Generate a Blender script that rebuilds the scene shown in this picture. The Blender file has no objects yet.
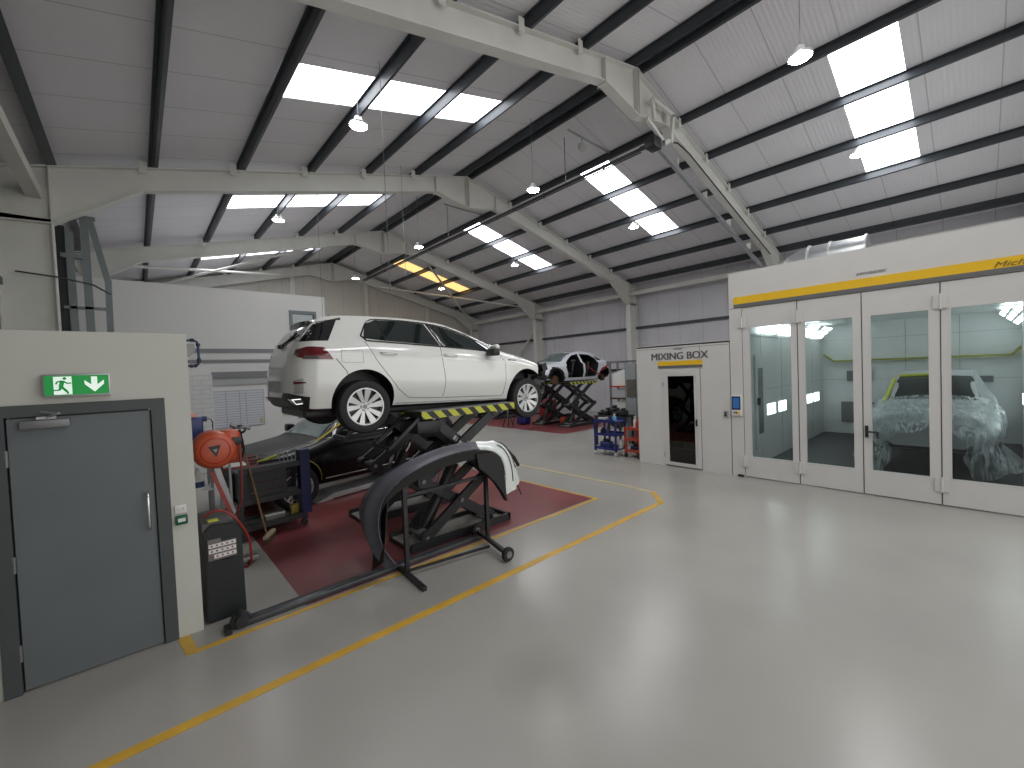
import bpy, bmesh, math, random
from mathutils import Vector, Matrix, noise
random.seed(7)
S = bpy.context.scene
C = S.collection
PI = math.pi
V = Vector

# ------------------------------------------------------------------ materials
MATS = {}
def mat(name, col, rough=0.5, metal=0.0, bump=0.0, bscale=40, var=0.0, vscale=3.0, coat=0.0, emit=None, estr=0.0, spec=0.5, rvar=0.0):
    if name in MATS: return MATS[name]
    m = bpy.data.materials.new(name); m.use_nodes = True
    nt = m.node_tree; b = nt.nodes['Principled BSDF']
    b.inputs['Base Color'].default_value = (*col, 1); b.inputs['Roughness'].default_value = rough
    b.inputs['Metallic'].default_value = metal; b.inputs['Coat Weight'].default_value = coat
    b.inputs['Specular IOR Level'].default_value = spec
    b.inputs['Coat Roughness'].default_value = 0.05
    if emit:
        b.inputs['Emission Color'].default_value = (*emit, 1); b.inputs['Emission Strength'].default_value = estr
    if var or rvar or bump:
        tc = nt.nodes.new('ShaderNodeTexCoord')
    if var or rvar:
        n = nt.nodes.new('ShaderNodeTexNoise'); n.inputs['Scale'].default_value = vscale; n.inputs['Detail'].default_value = 6
        nt.links.new(tc.outputs['Object'], n.inputs['Vector'])
        if var:
            r = nt.nodes.new('ShaderNodeValToRGB')
            r.color_ramp.elements[0].position = .3; r.color_ramp.elements[1].position = .72
            r.color_ramp.elements[0].color = (*[max(0, c*(1-var)) for c in col], 1)
            r.color_ramp.elements[1].color = (*[min(1, c*(1+var)) for c in col], 1)
            nt.links.new(n.outputs['Fac'], r.inputs['Fac']); nt.links.new(r.outputs['Color'], b.inputs['Base Color'])
        if rvar:
            mr = nt.nodes.new('ShaderNodeMapRange'); mr.inputs['From Min'].default_value = .3; mr.inputs['From Max'].default_value = .7
            mr.inputs['To Min'].default_value = max(0.03, rough-rvar); mr.inputs['To Max'].default_value = rough+rvar
            nt.links.new(n.outputs['Fac'], mr.inputs['Value']); nt.links.new(mr.outputs['Result'], b.inputs['Roughness'])
    if bump:
        n2 = nt.nodes.new('ShaderNodeTexNoise'); n2.inputs['Scale'].default_value = bscale
        nt.links.new(tc.outputs['Object'], n2.inputs['Vector'])
        bp = nt.nodes.new('ShaderNodeBump'); bp.inputs['Strength'].default_value = bump; bp.inputs['Distance'].default_value = .01
        nt.links.new(n2.outputs['Fac'], bp.inputs['Height']); nt.links.new(bp.outputs['Normal'], b.inputs['Normal'])
    MATS[name] = m
    return m

def panel_mat(name, col, rough, seam_axis, seam_step, rib_axis, rib_step, seam=0.55, ribs=.35, spec=.3, var=.06):
    """sheeting: dark panel joints every seam_step metres along seam_axis, fine ribs along rib_axis"""
    m = mat(name, col, rough, spec=spec)
    nt = m.node_tree; b = nt.nodes['Principled BSDF']; L = nt.links.new
    tc = nt.nodes.new('ShaderNodeTexCoord'); sx = nt.nodes.new('ShaderNodeSeparateXYZ'); L(tc.outputs['Object'], sx.inputs[0])
    def M(op, a, bb=None):
        n = nt.nodes.new('ShaderNodeMath'); n.operation = op
        for i, v in enumerate((a, bb)):
            if v is None: continue
            if isinstance(v, (int, float)): n.inputs[i].default_value = v
            else: L(v, n.inputs[i])
        return n.outputs[0]
    fr = M('FRACT', M('ADD', M('DIVIDE', sx.outputs[seam_axis], seam_step), 100.35))
    line = M('LESS_THAN', fr, 0.018/seam_step)
    nz = nt.nodes.new('ShaderNodeTexNoise'); nz.inputs['Scale'].default_value = .7; nz.inputs['Detail'].default_value = 5
    L(tc.outputs['Object'], nz.inputs['Vector'])
    mr = nt.nodes.new('ShaderNodeMapRange'); mr.inputs['From Min'].default_value = .3; mr.inputs['From Max'].default_value = .7
    mr.inputs['To Min'].default_value = 1-var; mr.inputs['To Max'].default_value = 1+var
    L(nz.outputs['Fac'], mr.inputs['Value'])
    k = M('MULTIPLY', mr.outputs[0], M('SUBTRACT', 1, M('MULTIPLY', line, seam)))
    mx = nt.nodes.new('ShaderNodeVectorMath'); mx.operation = 'SCALE'; mx.inputs[0].default_value = col
    L(k, mx.inputs['Scale']); L(mx.outputs[0], b.inputs['Base Color'])
    w = M('SINE', M('MULTIPLY', sx.outputs[rib_axis], 2*PI/rib_step))
    bp = nt.nodes.new('ShaderNodeBump'); bp.inputs['Strength'].default_value = ribs; bp.inputs['Distance'].default_value = .004
    L(w, bp.inputs['Height']); L(bp.outputs['Normal'], b.inputs['Normal'])
    return m

M_steel = mat('painted_steel', (.64, .64, .60), .55, var=.06, vscale=1.5)
M_dark = mat('dark_purlin', (.045, .052, .06), .42, var=.15, vscale=2)
M_roof = panel_mat('roof_sheeting', (.75, .74, .77), .55, 1, 1.0, 1, .08, seam=.32, var=.03)
M_wallr = panel_mat('wall_sheeting', (.60, .59, .63), .55, 1, 1.0, 1, .09, seam=.3)
M_wallg = panel_mat('gable_sheeting', (.52, .50, .46), .6, 0, 1.0, 0, .09, seam=.3)
M_white = mat('white_wall_paint', (.74, .74, .74), .6, var=.03, vscale=.8)
M_cream = mat('cream_wall_paint', (.58, .58, .53), .6, var=.04, vscale=1.5, bump=.05)
M_booth = mat('booth_white_panel', (.63, .615, .595), .35, var=.02)
M_boothin = mat('booth_inner_panel', (.66, .675, .67), .4)
M_yellow = mat('yellow_band', (.82, .50, .02), .4)
M_grey = mat('grey_band', (.14, .14, .145), .5)
M_doorgrey = mat('door_grey_paint', (.14, .158, .168), .45, var=.06, vscale=2)
M_framegrey = mat('frame_grey_paint', (.07, .08, .082), .5, var=.08)
M_black = mat('black_plastic', (.015, .015, .017), .45, var=.2)
M_blackg = mat('black_gloss', (.006, .006, .008), .08, coat=.6)
M_blk_steel = mat('black_steel', (.02, .021, .024), .38, var=.3, vscale=9)
M_midgrey = mat('mid_grey_metal', (.22, .225, .23), .45, .5, var=.15)
M_galv = mat('galvanised', (.52, .54, .56), .32, .85, var=.12, vscale=2)
M_chrome = mat('chrome', (.8, .8, .8), .15, 1)
M_alu = mat('aluminium', (.45, .46, .47), .4, .7, var=.15)
M_rubber = mat('tyre_rubber', (.012, .012, .013), .7, bump=.2)
M_carwhite = mat('white_car_paint', (.76, .765, .74), .18, coat=.9)
M_carblack = mat('black_car_paint', (.003, .003, .0045), .3, coat=.12, spec=.25)
M_carsilver = mat('silver_white_paint', (.60, .62, .66), .25, coat=.8)
M_glass = mat('dark_car_glass', (.012, .018, .018), .04, coat=.5)
M_seal = mat('door_gap', (.03, .03, .03), .6)
M_rim = mat('silver_alloy', (.62, .63, .63), .3, .35)
M_rimdark = mat('dark_alloy', (.02, .02, .022), .4)
M_taillight = mat('red_tail_light', (.13, .006, .01), .12, coat=.8)
M_red = mat('red_floor_paint', (.23, .055, .058), .3, var=.2, vscale=1.3)
M_linefresh = mat('yellow_line_paint', (.62, .36, .04), .4, var=.12, vscale=4)
M_linefade = mat('worn_yellow_line', (.50, .43, .27), .35, var=.10, vscale=4)
M_blue = mat('blue_trolley_paint', (.014, .022, .15), .35, var=.1)
M_bluep = mat('blue_plastic', (.02, .04, .15), .4, var=.2, vscale=8)
M_redp = mat('red_trolley_paint', (.40, .045, .02), .4)
M_orange = mat('orange_plastic', (.45, .075, .03), .35, var=.08, vscale=6)
M_hose = mat('red_hose', (.28, .025, .02), .4)
M_lime = mat('yellow_masking_tape', (.62, .66, .06), .5)
M_tapey = mat('amber_masking_tape', (.62, .46, .04), .5)
M_wood = mat('wood_handle', (.22, .13, .06), .55, var=.25, vscale=12)
M_pink = mat('pinkish_cap', (.55, .25, .18), .5)
M_paper = mat('paper', (.75, .75, .73), .7)
M_bumper = mat('grey_primer_plastic', (.075, .076, .095), .38, var=.15, vscale=5)
M_bumperin = mat('raw_black_plastic', (.01, .01, .011), .55, bump=.3, bscale=60)
M_bwhite = mat('white_bumper_paint', (.78, .82, .80), .22, coat=.7)
M_rust = mat('rusty_disc', (.10, .05, .03), .6, .4, var=.3, vscale=12)
M_dirty = mat('dusty_tread_plate', (.30, .29, .27), .55, .1, var=.25, vscale=5)
M_green = mat('exit_green', (.01, .26, .05), .4, emit=(.01, .30, .06), estr=.25)
M_signw = mat('exit_white', (.8, .9, .82), .4, emit=(.8, .95, .85), estr=.35)
M_callg = mat('call_point_green', (.0, .10, .05), .4)
M_lamp = mat('lamp_glow', (1, 1, .95), .5, emit=(1, .99, .86), estr=70)
M_lampbody = mat('lamp_housing', (.6, .6, .58), .4, .3)
M_sky = mat('skylight_daylight', (.9, .93, 1), .5, emit=(.93, .95, 1), estr=5.6)
M_skyy = mat('yellowed_skylight', (.9, .6, .25), .5, emit=(1, .62, .22), estr=.95)
M_screen = mat('screen_blue', (.03, .10, .28), .2, emit=(.05, .16, .45), estr=.15)
M_boothlamp = mat('booth_lamp_panel', (.9, 1, 1), .5, emit=(.95, 1, .98), estr=3.3)
M_boothfloor = mat('booth_dark_floor', (.014, .015, .018), .6, var=.3, vscale=6)
M_concrete = mat('upper_store_red', (.25, .09, .06), .7)

# polished floor with pale resin, soft stains and scuffs
def floor_mat():
    m = mat('pale_resin_floor', (.37, .355, .33), .25, spec=.38)
    nt = m.node_tree; b = nt.nodes['Principled BSDF']; L = nt.links.new
    tc = nt.nodes.new('ShaderNodeTexCoord')
    def nz(s, d=6, dist=0):
        n = nt.nodes.new('ShaderNodeTexNoise'); n.inputs['Scale'].default_value = s; n.inputs['Detail'].default_value = d
        n.inputs['Distortion'].default_value = dist; L(tc.outputs['Object'], n.inputs['Vector']); return n.outputs['Fac']
    r = nt.nodes.new('ShaderNodeValToRGB'); e = r.color_ramp.elements
    e[0].position = .0; e[0].color = (.29, .275, .255, 1); e[1].position = 1.; e[1].color = (.45, .435, .405, 1)
    L(nz(.5, 3, 0), r.inputs['Fac'])
    # a few soft dark scuffs
    vm = nt.nodes.new('ShaderNodeVectorMath'); vm.operation = 'DISTANCE'; L(tc.outputs['Object'], vm.inputs[0]); vm.inputs[1].default_value = (2.1, 2.12, 0)
    m1 = nt.nodes.new('ShaderNodeMapRange'); L(vm.outputs['Value'], m1.inputs['Value']); m1.inputs['From Min'].default_value = .05; m1.inputs['From Max'].default_value = .42
    m1.inputs['To Min'].default_value = .30; m1.inputs['To Max'].default_value = 0
    mx = nt.nodes.new('ShaderNodeMix'); mx.data_type = 'RGBA'
    L(m1.outputs[0], mx.inputs['Factor']); L(r.outputs['Color'], mx.inputs[6]); mx.inputs[7].default_value = (.12, .115, .105, 1)
    L(mx.outputs[2], b.inputs['Base Color'])
    return m
M_floor = floor_mat()

def glass_mat(name, tint, gloss=.09, milky=0.0):
    m = bpy.data.materials.new(name); m.use_nodes = True; nt = m.node_tree; nt.nodes.clear(); L = nt.links.new
    o = nt.nodes.new('ShaderNodeOutputMaterial'); t = nt.nodes.new('ShaderNodeBsdfTransparent'); t.inputs[0].default_value = (*tint, 1)
    g = nt.nodes.new('ShaderNodeBsdfGlossy'); g.inputs['Roughness'].default_value = .02
    mx = nt.nodes.new('ShaderNodeMixShader'); lw = nt.nodes.new('ShaderNodeLayerWeight'); lw.inputs[0].default_value = .25
    mt = nt.nodes.new('ShaderNodeMath'); mt.operation = 'MULTIPLY_ADD'; mt.inputs[1].default_value = .22; mt.inputs[2].default_value = gloss
    L(lw.outputs['Fresnel'], mt.inputs[0]); L(mt.outputs[0], mx.inputs[0]); L(t.outputs[0], mx.inputs[1]); L(g.outputs[0], mx.inputs[2])
    out = mx.outputs[0]
    if milky:
        d = nt.nodes.new('ShaderNodeBsdfDiffuse'); d.inputs[0].default_value = (.8, .82, .84, 1)
        m2 = nt.nodes.new('ShaderNodeMixShader'); m2.inputs[0].default_value = milky
        L(out, m2.inputs[1]); L(d.outputs[0], m2.inputs[2]); out = m2.outputs[0]
    L(out, o.inputs[0]); MATS[name] = m; return m
M_pane = glass_mat('booth_glass', (.80, .85, .855), .015, .01)
M_officeglass = glass_mat('office_glass', (.75, .85, .88), .12, .1)

def film_mat():
    m = bpy.data.materials.new('masking_film'); m.use_nodes = True; nt = m.node_tree; nt.nodes.clear(); L = nt.links.new
    o = nt.nodes.new('ShaderNodeOutputMaterial'); t = nt.nodes.new('ShaderNodeBsdfTransparent')
    p = nt.nodes.new('ShaderNodeBsdfPrincipled'); p.inputs['Base Color'].default_value = (.62, .66, .68, 1); p.inputs['Roughness'].default_value = .22
    tc = nt.nodes.new('ShaderNodeTexCoord'); mp = nt.nodes.new('ShaderNodeMapping'); mp.inputs['Scale'].default_value = (2, 5, 1.2); mp.inputs['Rotation'].default_value = (.5, .3, .2)
    n = nt.nodes.new('ShaderNodeTexNoise'); n.inputs['Scale'].default_value = 2.2; n.inputs['Detail'].default_value = 9; n.inputs['Distortion'].default_value = 1.6
    r = nt.nodes.new('ShaderNodeValToRGB'); e = r.color_ramp.elements
    e[0].position = .38; e[0].color = (.12, .12, .12, 1); e[1].position = .68; e[1].color = (.78, .78, .78, 1)
    L(tc.outputs['Object'], mp.inputs[0]); L(mp.outputs[0], n.inputs['Vector']); L(n.outputs['Fac'], r.inputs[0])
    mx = nt.nodes.new('ShaderNodeMixShader'); L(r.outputs[0], mx.inputs[0]); L(t.outputs[0], mx.inputs[1]); L(p.outputs[0], mx.inputs[2])
    L(mx.outputs[0], o.inputs[0]); MATS['film'] = m; return m
M_film = film_mat()

def stripe_mat():      # yellow and black hazard stripes, slanted, along X
    m = mat('hazard_stripes', (.5, .5, .05), .45); nt = m.node_tree; b = nt.nodes['Principled BSDF']; L = nt.links.new
    tc = nt.nodes.new('ShaderNodeTexCoord'); sx = nt.nodes.new('ShaderNodeSeparateXYZ'); L(tc.outputs['Object'], sx.inputs[0])
    a = nt.nodes.new('ShaderNodeMath'); a.operation = 'ADD'; L(sx.outputs[0], a.inputs[0]); L(sx.outputs[2], a.inputs[1])
    d = nt.nodes.new('ShaderNodeMath'); d.operation = 'MULTIPLY'; d.inputs[1].default_value = 4.6; L(a.outputs[0], d.inputs[0])
    f = nt.nodes.new('ShaderNodeMath'); f.operation = 'FRACT'; L(d.outputs[0], f.inputs[0])
    g = nt.nodes.new('ShaderNodeMath'); g.operation = 'GREATER_THAN'; g.inputs[1].default_value = .52; L(f.outputs[0], g.inputs[0])
    mx = nt.nodes.new('ShaderNodeMix'); mx.data_type = 'RGBA'; L(g.outputs[0], mx.inputs['Factor'])
    mx.inputs[6].default_value = (.50, .52, .05, 1); mx.inputs[7].default_value = (.015, .014, .012, 1)
    L(mx.outputs[2], b.inputs['Base Color']); return m
M_stripe = stripe_mat()

# ------------------------------------------------------------------ mesh helpers
class MB:
    def __init__(s): s.bm = bmesh.new(); s.mi = 0
    def _f(s, vs):
        try: f = s.bm.faces.new(vs)
        except ValueError: return None
        f.material_index = s.mi; return f
    def box(s, x0, x1, y0, y1, z0, z1):
        v = [s.bm.verts.new((x, y, z)) for x in (x0, x1) for y in (y0, y1) for z in (z0, z1)]
        for q in ((0,1,3,2),(4,6,7,5),(0,4,5,1),(2,3,7,6),(0,2,6,4),(1,5,7,3)): s._f([v[i] for i in q])
        return s
    def bbox(s, x0, x1, y0, y1, z0, z1, bev=.01, seg=2):
        b2 = MB(); b2.mi = s.mi; b2.box(x0, x1, y0, y1, z0, z1)
        bmesh.ops.bevel(b2.bm, geom=list(b2.bm.edges), offset=bev, segments=seg, affect='EDGES', profile=.5)
        s.join(b2); return s
    def join(s, o, M=None):
        o.bm.verts.index_update(); vm = [s.bm.verts.new(M @ v.co if M else v.co) for v in o.bm.verts]
        for f in o.bm.faces:
            g = s._f([vm[v.index] for v in f.verts])
            if g: g.material_index = f.material_index
        o.bm.free(); return s
    def beam(s, a, b, w, h, up=(0, 0, 1)):
        a, b = V(a), V(b); d = (b-a).normalized(); up = V(up)
        sd = d.cross(up).normalized(); u = sd.cross(d)
        c = [(-w/2, -h/2), (w/2, -h/2), (w/2, h/2), (-w/2, h/2)]
        A = [s.bm.verts.new(a+sd*i+u*j) for i, j in c]; B = [s.bm.verts.new(b+sd*i+u*j) for i, j in c]
        s._f(A); s._f(B[::-1])
        for i in range(4): s._f([A[i], B[i], B[(i+1) % 4], A[(i+1) % 4]])
        return s
    def prism(s, pts, axis, a, b):       # pts in the plane perpendicular to axis, extruded a..b
        def P(p, t):
            return (t, p[0], p[1]) if axis == 0 else (p[0], t, p[1]) if axis == 1 else (p[0], p[1], t)
        A = [s.bm.verts.new(P(p, a)) for p in pts]; B = [s.bm.verts.new(P(p, b)) for p in pts]
        s._f(A); s._f(B[::-1]); n = len(pts)
        for i in range(n): s._f([A[i], B[i], B[(i+1) % n], A[(i+1) % n]])
        return s
    def cyl(s, a, b, r, r2=None, seg=16, caps=True):
        a, b = V(a), V(b); d = (b-a).normalized(); r2 = r if r2 is None else r2
        t = V((0, 0, 1)) if abs(d.z) < .9 else V((1, 0, 0)); u = d.cross(t).normalized(); w = d.cross(u)
        A, B = [], []
        for i in range(seg):
            q = 2*PI*i/seg; o = u*math.cos(q)+w*math.sin(q)
            A.append(s.bm.verts.new(a+o*r)); B.append(s.bm.verts.new(b+o*r2))
        for i in range(seg): s._f([A[i], B[i], B[(i+1) % seg], A[(i+1) % seg]])
        if caps: s._f(A[::-1]); s._f(B)
        return s
    def tube(s, pts, r, seg=8, rs=None):
        pts = [V(p) for p in pts]; prev = None; u = None
        for k, p in enumerate(pts):
            d = (pts[min(k+1, len(pts)-1)]-pts[max(k-1, 0)]).normalized()
            if u is None:
                t = V((0, 0, 1)) if abs(d.z) < .9 else V((1, 0, 0)); u = d.cross(t).normalized()
            u = (u-d*u.dot(d)).normalized(); w = d.cross(u); rr = rs[k] if rs else r
            ring = [s.bm.verts.new(p+(u*math.cos(2*PI*i/seg)+w*math.sin(2*PI*i/seg))*rr) for i in range(seg)]
            if prev:
                for i in range(seg): s._f([prev[i], ring[i], ring[(i+1) % seg], prev[(i+1) % seg]])
            else: s._f(ring[::-1])
            prev = ring
        s._f(prev); return s
    def lathe(s, prof, c, ax=1, seg=40, closed=False):      # prof: (radius, along-axis)
        c = V(c); rings = []
        for r, t in prof:
            ring = []
            for i in range(seg):
                q = 2*PI*i/seg; a, b = r*math.cos(q), r*math.sin(q)
                o = V((t, a, b)) if ax == 0 else V((a, t, b)) if ax == 1 else V((a, b, t))
                ring.append(s.bm.verts.new(c+o))
            rings.append(ring)
        k = len(rings)
        for j in range(k if closed else k-1):
            A, B = rings[j], rings[(j+1) % k]
            for i in range(seg): s._f([A[i], B[i], B[(i+1) % seg], A[(i+1) % seg]])
        if not closed: s._f(rings[0][::-1]); s._f(rings[-1])
        return s
    def grid(s, P, thick=0, mi_fn=None):      # P[i][j] points
        vs = [[s.bm.verts.new(p) for p in r] for r in P]; fs = []
        for i in range(len(P)-1):
            for j in range(len(P[0])-1):
                f = s._f([vs[i][j], vs[i+1][j], vs[i+1][j+1], vs[i][j+1]])
                if f and mi_fn: f.material_index = mi_fn(f.calc_center_median())
                if f: fs.append(f)
        if thick: bmesh.ops.recalc_face_normals(s.bm, faces=fs); bmesh.ops.solidify(s.bm, geom=fs, thickness=thick)
        return s
    def build(s, name, mats, parent=None, smooth=None, M=None, **kw):
        bmesh.ops.remove_doubles(s.bm, verts=s.bm.verts, dist=1e-5)
        bmesh.ops.recalc_face_normals(s.bm, faces=s.bm.faces)
        me = bpy.data.meshes.new(name); s.bm.to_mesh(me); s.bm.free()
        if not isinstance(mats, (list, tuple)): mats = [mats]
        for m in mats: me.materials.append(m)
        if smooth:
            for p in me.polygons: p.use_smooth = True
            me.set_sharp_from_angle(angle=math.radians(smooth))
        o = bpy.data.objects.new(name, me); C.objects.link(o)
        if parent: o.parent = parent
        if M is not None: o.matrix_local = M
        for k, v in kw.items(): o[k] = v
        return o

def split_build(b, name, mats, parent, smooth=None):
    '''every loose island becomes an object of its own'''
    bm = b.bm; bm.verts.ensure_lookup_table(); bm.verts.index_update(); seen = set(); out = []
    for v0 in bm.verts:
        if v0.index in seen: continue
        st, isl = [v0], []
        seen.add(v0.index)
        while st:
            v = st.pop(); isl.append(v)
            for e in v.link_edges:
                o = e.other_vert(v)
                if o.index not in seen: seen.add(o.index); st.append(o)
        n = MB(); mp = {v.index: n.bm.verts.new(v.co) for v in isl}
        fs = {f for v in isl for f in v.link_faces}
        for f in sorted(fs, key=lambda f: f.index):
            g = n.bm.faces.new([mp[v.index] for v in f.verts]); g.material_index = f.material_index
        out.append(n.build(name, mats, parent, smooth))
    bm.free(); return out
def thing(name, label, cat, loc=(0, 0, 0), rotz=0, group=None):
    o = bpy.data.objects.new(name, None); C.objects.link(o); o.empty_display_size = .1
    o.location = loc; o.rotation_euler = (0, 0, rotz); o['label'] = label; o['category'] = cat
    if group: o['group'] = group
    return o
def tag(o, label, cat, group=None):
    o['label'] = label; o['category'] = cat
    if group: o['group'] = group
    return o
def struct(o): o['kind'] = 'structure'; return o
def copy_tree(o, parent=None):
    c = o.copy(); C.objects.link(c); c.parent = parent
    for ch in [x for x in bpy.data.objects if x.parent == o]: copy_tree(ch, c)
    return c
def text(name, body, size, M, m, parent=None, ext=.002, shear=0, align='CENTER', bold=0, sx=1):
    cu = bpy.data.curves.new(name, 'FONT'); cu.body = body; cu.size = size; cu.extrude = ext; cu.shear = shear; cu.align_x = align
    cu.materials.append(m); tmp = bpy.data.objects.new(name+'_tmp', cu); C.objects.link(tmp)
    bpy.context.view_layer.update()
    me = bpy.data.meshes.new_from_object(tmp.evaluated_get(bpy.context.evaluated_depsgraph_get()))
    bpy.data.objects.remove(tmp); bpy.data.curves.remove(cu)
    me.transform(Matrix.Diagonal((sx, 1, 1, 1)))
    if bold:
        bm = bmesh.new()
        for k in (-1, 0, 1):
            n0 = len(bm.verts); bm.from_mesh(me); bm.verts.ensure_lookup_table()
            for v in bm.verts[n0:]: v.co.x += k*bold; v.co.z += k*.0004
        bm.to_mesh(me); bm.free()
    o = bpy.data.objects.new(name, me); C.objects.link(o); o.parent = parent; o.matrix_local = M; return o
def FACE_XM(x, y, z):     # text plane facing -X, reading toward -Y
    return Matrix(((0, 0, -1, x), (-1, 0, 0, y), (0, 1, 0, z), (0, 0, 0, 1)))
def FACE_YM(x, y, z):     # facing -Y, reading toward +X
    return Matrix(((1, 0, 0, x), (0, 0, -1, y), (0, 1, 0, z), (0, 0, 0, 1)))

# ------------------------------------------------------------------ building shell
XR, ZR, SL = 8.03, 8.38, .257         # ridge x, rafter top at the ridge, slope
XL0, XR0 = -1.65, 17.7                # inner faces of the long walls
YB, YF = 23.25, -7.6                  # gable wall, open front (big shutter door behind the camera)
def ztop(x): return ZR-SL*abs(x-XR)
b = MB(); b.box(XL0-.2, XR0+.2, YF-4, YB+.2, -.2, 0); struct(b.build('floor', M_floor))

sky_rows = [(-5.1, -4.1), (.9, 1.9), (6.92, 7.92), (12.88, 13.92), (19.15, 20.2)]
skyX = {-1: (1.88, 6.23), 1: (9.93, 14.28)}
b = MB()
for sd in (-1, 1):
    xs = [XL0-.2, 1.88, 6.23, XR] if sd < 0 else [XR, 9.93, 14.28, XR0+.2]
    ys = [YF]+[v for r in sky_rows for v in r]+[YB+.2]
    for i in range(3):
        for j in range(len(ys)-1):
            if i == 1 and j % 2 == 1: continue
            for dz in (0,):
                x0, x1 = xs[i], xs[i+1]
                z0, z1 = ztop(x0)+.205, ztop(x1)+.205
                pts = [(x0, z0), (x1, z1), (x1, z1+.08), (x0, z0+.08)]
                b.prism(pts, 1, ys[j], ys[j+1])
struct(b.build('ceiling', M_roof))
n = 1
for sd in (-1, 1):
    x0, x1 = skyX[sd]
    for k, (y0, y1) in enumerate(sky_rows):
        b = MB(); yel = (sd == 1 and k == 4)
        z0, z1 = ztop(x0)+.235, ztop(x1)+.235
        b.prism([(x0, z0), (x1, z1), (x1, z1+.02), (x0, z0+.02)], 1, y0, y1)
        w = struct(b.build('window_%d' % n, [M_lampbody, M_skyy if yel else M_sky])); n += 1
        for p in w.data.polygons: p.material_index = 1 if p.normal.z < -.5 else 0

b = MB(); b.box(XR0, XR0+.15, YF, YB, 0, ztop(XR0)+.25); struct(b.build('wall_right', M_wallr))
b = MB(); b.box(XL0-.15, XL0, YF, YB, 0, ztop(XL0)+.25); struct(b.build('wall_left', panel_mat('left_wall_sheeting', (.36, .37, .35), .6, 1, 1.0, 1, .09, seam=.3)))  # left sheeting in a darker grey than the right wall
b = MB(); b.prism([(XL0, 0), (XR0, 0), (XR0, ztop(XR0)+.2), (XR, ZR+.2), (XL0, ztop(XL0)+.2)], 1, YB, YB+.15)
struct(b.build('wall_gable', M_wallg))

# portal frames
FY = [-1.44, 4.76, 10.76, 16.86, 22.96]
names = ['portal frame of pale grey steel behind the viewer', 'nearest pale grey portal frame, its rafter rising across the top of the view',
         'second pale grey portal frame, its left column standing behind the fire door wall', 'third pale grey portal frame, passing over the white upper office wall',
         'last pale grey portal frame standing against the far gable wall']
def ibeam_poly(b, top, bot, y, fw=.2, t=.016):
    """web polygon between polylines top and bot (x,z), flanges along both"""
    b.prism(top+bot[::-1], 1, y-.006, y+.006)
    for line in (top, bot):
        for p, q in zip(line[:-1], line[1:]):
            b.beam((p[0], y, p[1]), (q[0], y, q[1]), fw, t, up=(0, 0, 1) if abs(q[0]-p[0]) > abs(q[1]-p[1]) else (1, 0, 0))
frames = []
for y, lab in zip(FY, names):
    f = thing('portal_frame', lab, 'steel frame', (XR, y, 0), group='portal frames of the hall')
    for sd in (-1, 1):
        X = lambda d: sd*d
        xo, xi = 9.62, 8.98
        zt = lambda d: ZR-SL*d
        b = MB(); zz = zt(xo)
        b.box(min(X(xi), X(xo)), max(X(xi), X(xo)), -.006, .006, 0, zt(xi)-.90)
        b.box(X(xi)-.009, X(xi)+.009, -.11, .11, 0, zt(xi)-.99); b.box(X(xo)-.009, X(xo)+.009, -.11, .11, 0, zt(xo)-.02)
        b.box(min(X(xi), X(xo))-.05, max(X(xi), X(xo))+.05, -.16, .16, 0, .02)
        b.build('column', M_steel, f)
        b = MB()
        d = [xo, xi, 7.0, 1.15, 0]
        top = [(X(v), zt(v)) for v in (xo, 7.0, 1.15, 0)]
        bot = [(X(v), z) for v, z in ((xo, zt(xo)-.85), (xi, zt(xi)-.98), (7.75, zt(7.75)-.42), (1.15, zt(1.15)-.44), (0, zt(0)-.95))]
        ibeam_poly(b, top, bot, 0, t=.02)
        b.box(X(xi)-.009, X(xi)+.009, -.105, .105, zt(xi)-.97, zt(xi)-.02)
        for v in (1.15, .04, 8.98): b.box(X(v)-.008, X(v)+.008, -.1, .1, zt(v)-(.5 if v > .5 and v < 8 else .93), zt(v)-.01)
        b.build('rafter', M_steel, f)
        b = MB()      # purlin cleats
        for v in (1.85, 3.3, 4.75, 6.2, 7.68): b.beam((X(v)-.06, -.1, zt(v)-.12), (X(v)-.06, -.1, zt(v)+.12), .12, .01, up=(0, 1, 0))
        split_build(b, 'cleat', M_steel, f)
    frames.append(f)

# purlins
ordn = ['lowest', 'second', 'third', 'fourth', 'fifth', 'sixth']
def purlin(x, lab, h=.18):
    b = MB(); z = ztop(x); s = -1 if x < XR else 1
    t = .008; a = s*math.atan(SL)
    m2 = MB(); fl = .05 if h < .25 else .13
    m2.box(-t/2, t/2, YF+.1, YB-.05, t, h-t); m2.box(-t/2, fl, YF+.1, YB-.05, 0, t); m2.box(-fl, t/2, YF+.1, YB-.05, h-t, h)
    m2.box(fl-t, fl, YF+.1, YB-.05, t, .02)
    b.join(m2, Matrix.Translation((x, 0, z+.004)) @ Matrix.Rotation(a, 4, 'Y'))
    tag(b.build('roof_purlin', M_dark), lab, 'roof purlin', 'dark steel purlins under the roof sheets')
for i, dd in enumerate((9.0, 7.68, 6.2, 4.75, 3.3, 1.85, .135)):
    for sd, nm in ((-1, 'left'), (1, 'right')):
        lab = ('dark steel ridge purlin on the %s side of the ridge line' % nm) if i == 6 else ('dark steel purlin of the %s roof slope, %s from the eaves' % (nm, 'nearest' if i == 0 else ordn[i]))
        purlin(XR+sd*dd+(.12 if sd < 0 and 0 < i < 6 else 0), lab, .3 if i == 0 else .18)

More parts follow.
